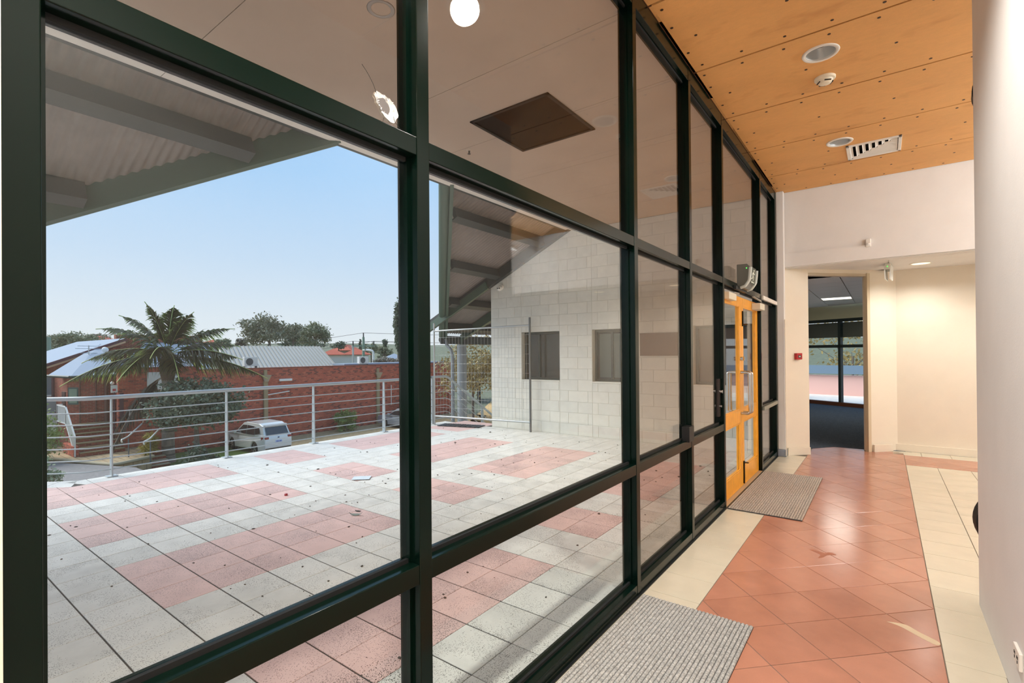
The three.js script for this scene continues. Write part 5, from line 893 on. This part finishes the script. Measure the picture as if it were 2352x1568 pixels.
for (const [label, x, z, h, R, m] of [['tree with reddish autumn leaves behind the wire fence', -27, -31, 4.3, [2.9, 2.6, 2.6], 'autumn'], ['pale green shrubby tree between the column and the block wall', -24, -36.5, 3.9, [2.6, 2.5, 2.6], 'silver'], ['green tree behind the pale shrubby tree beyond the column', -27.5, -49, 5.0, [3.4, 3.0, 3], 'green'], ['dark green tree beyond the sand yard near the block wall', -21, -42, 3.4, [2.6, 2.0, 2.6], 'olive']]) tree('garden_tree', label, [x, G, z], h, R, 4200, .28, LM[m], 40, .12, 'tree', 'trees beyond the wire fence');
for (const [label, x, z, h, R, m] of [['leafy tree seen through the back window on the left', -5.4, -26, 1.5, [1.8, 1.6, 1.6], 'silver'], ['low shrub beyond the back window', -3.2, -19.4, .5, [.5, .5, .5], 'green'], ['pale tree seen through the back window on the right', -1.2, -29, 1.8, [3, 1.8, 1.6], 'autumn']]) tree('patio_shrub', label, [x, -.2, z], h, R, 2200, .2, LM[m], 24, .06, 'shrub', 'plants outside the back window');
function house(label, x, z, y0, w, d, hw, rh, turn, wallM, roofM, wins) {
  const t = thing('house', label, 'house', [x, y0, z], turn, 'houses on the hill');
  obj('wall', bx(-d / 2, d / 2, -3, hw, -w / 2, w / 2), wallM, t);
  const e = .5, y = hw, A = V(-d / 2 - e, y, -w / 2 - e), B = V(d / 2 + e, y, -w / 2 - e), C = V(d / 2 + e, y, w / 2 + e), D = V(-d / 2 - e, y, w / 2 + e), r0 = V(0, y + rh, -w / 2 + d / 2), r1 = V(0, y + rh, w / 2 - d / 2);
  obj('roof', [slab([B, C, r1, r0].reverse(), .1), slab([A, D, r1, r0], .1), slab([A, B, r0], .1), slab([C, D, r1], .1)], roofM, t);
  for (let k = 0; k < wins; k++) { const zz = -w / 2 + (k + .5) * w / wins, f = obj('window', bx(d / 2, d / 2 + .06, hw - 2.0, hw - .8, zz - .6, zz + .6), M.trimWhite, t); obj('pane', bx(d / 2 + .06, d / 2 + .08, hw - 1.92, hw - .88, zz - .52, zz + .52), S('#3a4246', { roughness: .2 }), f); }
}
house('white house with a red tiled roof, left of the pair beyond the brick wall', -89.2, -59.4, -.9, 4.6, 4.4, 2.4, 1.2, .95, M.houseWhite, M.redTile, 2);
house('white house with a red tiled roof, right of the pair beyond the brick wall', -78.5, -57.2, -.9, 5.4, 4.2, 2.4, 1.2, .95, M.houseWhite, M.redTile, 3);
house('brownish roofed house above the red tiled pair', -114, -80, .6, 8, 5, 2.0, 1.6, .6, S('#a88d7c', { roughness: .8 }), M.redTile, 2);
house('cream house with terracotta roofs on the hill at the left', -149, -35.5, 3.2, 9, 6, 1.6, 1.6, .3, S('#cbb894', { roughness: .8 }), M.redTile, 3);
house('pale house with a white metal roof between the left trees', -72.5, -18.1, .4, 3.4, 3, 1.9, .9, .3, S('#c9c6b4', { roughness: .8 }), M.greyRoof, 2);
house('distant house with a red roof right of the palm tree', -137.5, -56.5, 2.8, 5, 4.6, 1.4, 1.4, .6, S('#c4b8aa', { roughness: .8 }), M.redTile, 2);
house('small pale cottage with blue roof right of the power pole', -56, -47.2, -1.0, 3, 2.8, 1.8, .8, .95, S('#d8d4b6', { roughness: .8 }), M.blueRoof, 1);
{ // power poles and wires
  const p = thing('power_pole', 'timber power pole with a cross arm beyond the brick wall', 'pole', [-50, G, -37.44]);
  obj('shaft', rod(V(0, 0, 0), V(0, 7.6, 0), .2, 10, .14), M.poleGreen, p); obj('cross_arm', beam(V(-.75, 6.6, 1.0), V(.75, 6.6, -1.0), .12, .14), M.poleGreen, p);
  for (const k of [-1, 0, 1]) obj('insulator', rod(V(k * .72, k ? 6.6 : 7.6, -k * .96), V(k * .72, k ? 7.1 : 8.1, -k * .96), .07, 8), M.wire, p);
  obj('stay', beam(V(-.7, 3.2, .9), V(.7, 3.2, -.9), .1, .1), M.poleGreen, p);
  const sag = (a, b, s) => tube([a, a.clone().lerp(b, .25).add(V(0, -s * .75, 0)), a.clone().lerp(b, .5).add(V(0, -s, 0)), a.clone().lerp(b, .75).add(V(0, -s * .75, 0)), b], .02, 4, 30);
  for (const [k, y, label] of [[-1, 3.1, 'overhead wire from the left arm of the power pole'], [1, 3.1, 'overhead wire from the right arm of the power pole'], [0, 4.1, 'overhead wire from the top of the power pole']]) one('power_line', label, 'wire', [sag(V(-50 + k * .72, y, -37.44 - k * .96), V(-68 + k * .5, y - .9, -17 - k * .7), 1.1), sag(V(-50 + k * .72, y, -37.44 - k * .96), V(-32 + k * .7, y + .6, -60 - k), .5)], M.wire, 'power lines');
  const g = thing('street_pole', 'weathered green pole with a box lamp at the far left', 'pole', [-53.6, G, -9.64]); obj('shaft', rod(V(0, 0, 0), V(0, 7.1, 0), .3, 10, .24), M.poleGreen, g); obj('lamp_box', rb(.2, .9, 5.0, 5.9, -.95, -.3, .04), S('#c3ccd0', { roughness: .6 }), g); obj('bracket', beam(V(0, 5.7, 0), V(.5, 5.75, -.6), .08, .08), M.galv, g);
  const l = thing('street_lamp', 'pale curved street lamp near the far air conditioner', 'lamp post', [-45, G, -35]); obj('mast', tube([V(0, 0, 0), V(0, 5.6, 0), V(-.1, 5.9, .1), V(-.6, 6.0, .5)], .13, 8, 30), M.trimWhite, l); obj('head', rb(-.95, -.55, 5.9, 6.05, .4, .75, .03), M.galv, l);
  const v = thing('vent_pipe', 'thin grey pole in front of the red roofed houses', 'pole', [-52.7, G, -37.9]); obj('shaft', rod(V(0, 0, 0), V(0, 6.4, 0), .12, 8), M.galv, v); obj('cap', rod(V(0, 6.4, 0), V(0, 6.55, 0), .2, 8), M.galv, v);
}
{ // beyond the far stair
  const s = thing('shed', 'dark slatted shed with a white roof beyond the wire fence', 'shed', [-39, G, -42.5], .75);
  obj('roof', slab([V(-2.6, 3.5, -3), V(-2.6, 3.5, 3), V(2.6, 2.95, 3), V(2.6, 2.95, -3)].reverse(), .12), S('#e8e8e6', { roughness: .5 }), s);
  for (let k = 0; k < 12; k++) obj('slat', bx(2.2, 2.26, .15 + k * .235, .36 + k * .235, -2.7, 2.7), S('#3a3d45', { roughness: .7 }), s); for (const z of [-2.7, 2.7]) obj('post', bx(2.1, 2.25, 0, 2.95, z - .08, z + .08), M.darkMetal, s);
  for (const [x, z, label] of [[-33.5, -36.8, 'orange fence foot block in front of the slatted shed'], [-24.6, -34.0, 'orange fence foot block near the lawn beyond the stair']]) { const f = thing('fence_foot', label, 'fence foot', [x, G + .06, z], .6); obj('block', rb(-.35, .35, 0, .24, -.16, .16, .06, 2), S('#e0642c', { roughness: .6 }), f); obj('socket', [rod(V(-.15, .24, 0), V(-.15, 2.2, 0), .025, 6), rod(V(.15, .24, 0), V(.15, 2.2, 0), .025, 6)], M.galv, f); }
  one('retaining_wall', 'tan stone retaining wall behind the sand yard', 'wall', polyUp([[-31, -46], [-17, -38], [-16.8, -38.6], [-30.8, -46.6]], G, G + 1.2), S('#a08560', { roughness: .95 }));
  one('long_roof', 'low grey roof behind the retaining wall', 'roof', slab([V(-34, -.6, -49), V(-17, -.6, -40), V(-19, -1.4, -37.6), V(-35, -1.4, -46.6)], .1), M.greyRoof);
  struct('far_lawn', 'green verge in front of the retaining wall', 'grass', polyUp([[-30.6, -45.6], [-16.8, -37.6], [-16, -35.6], [-30, -43.6]], G, G + .08), M.lawn);
}
renderer.render(scene, camera);
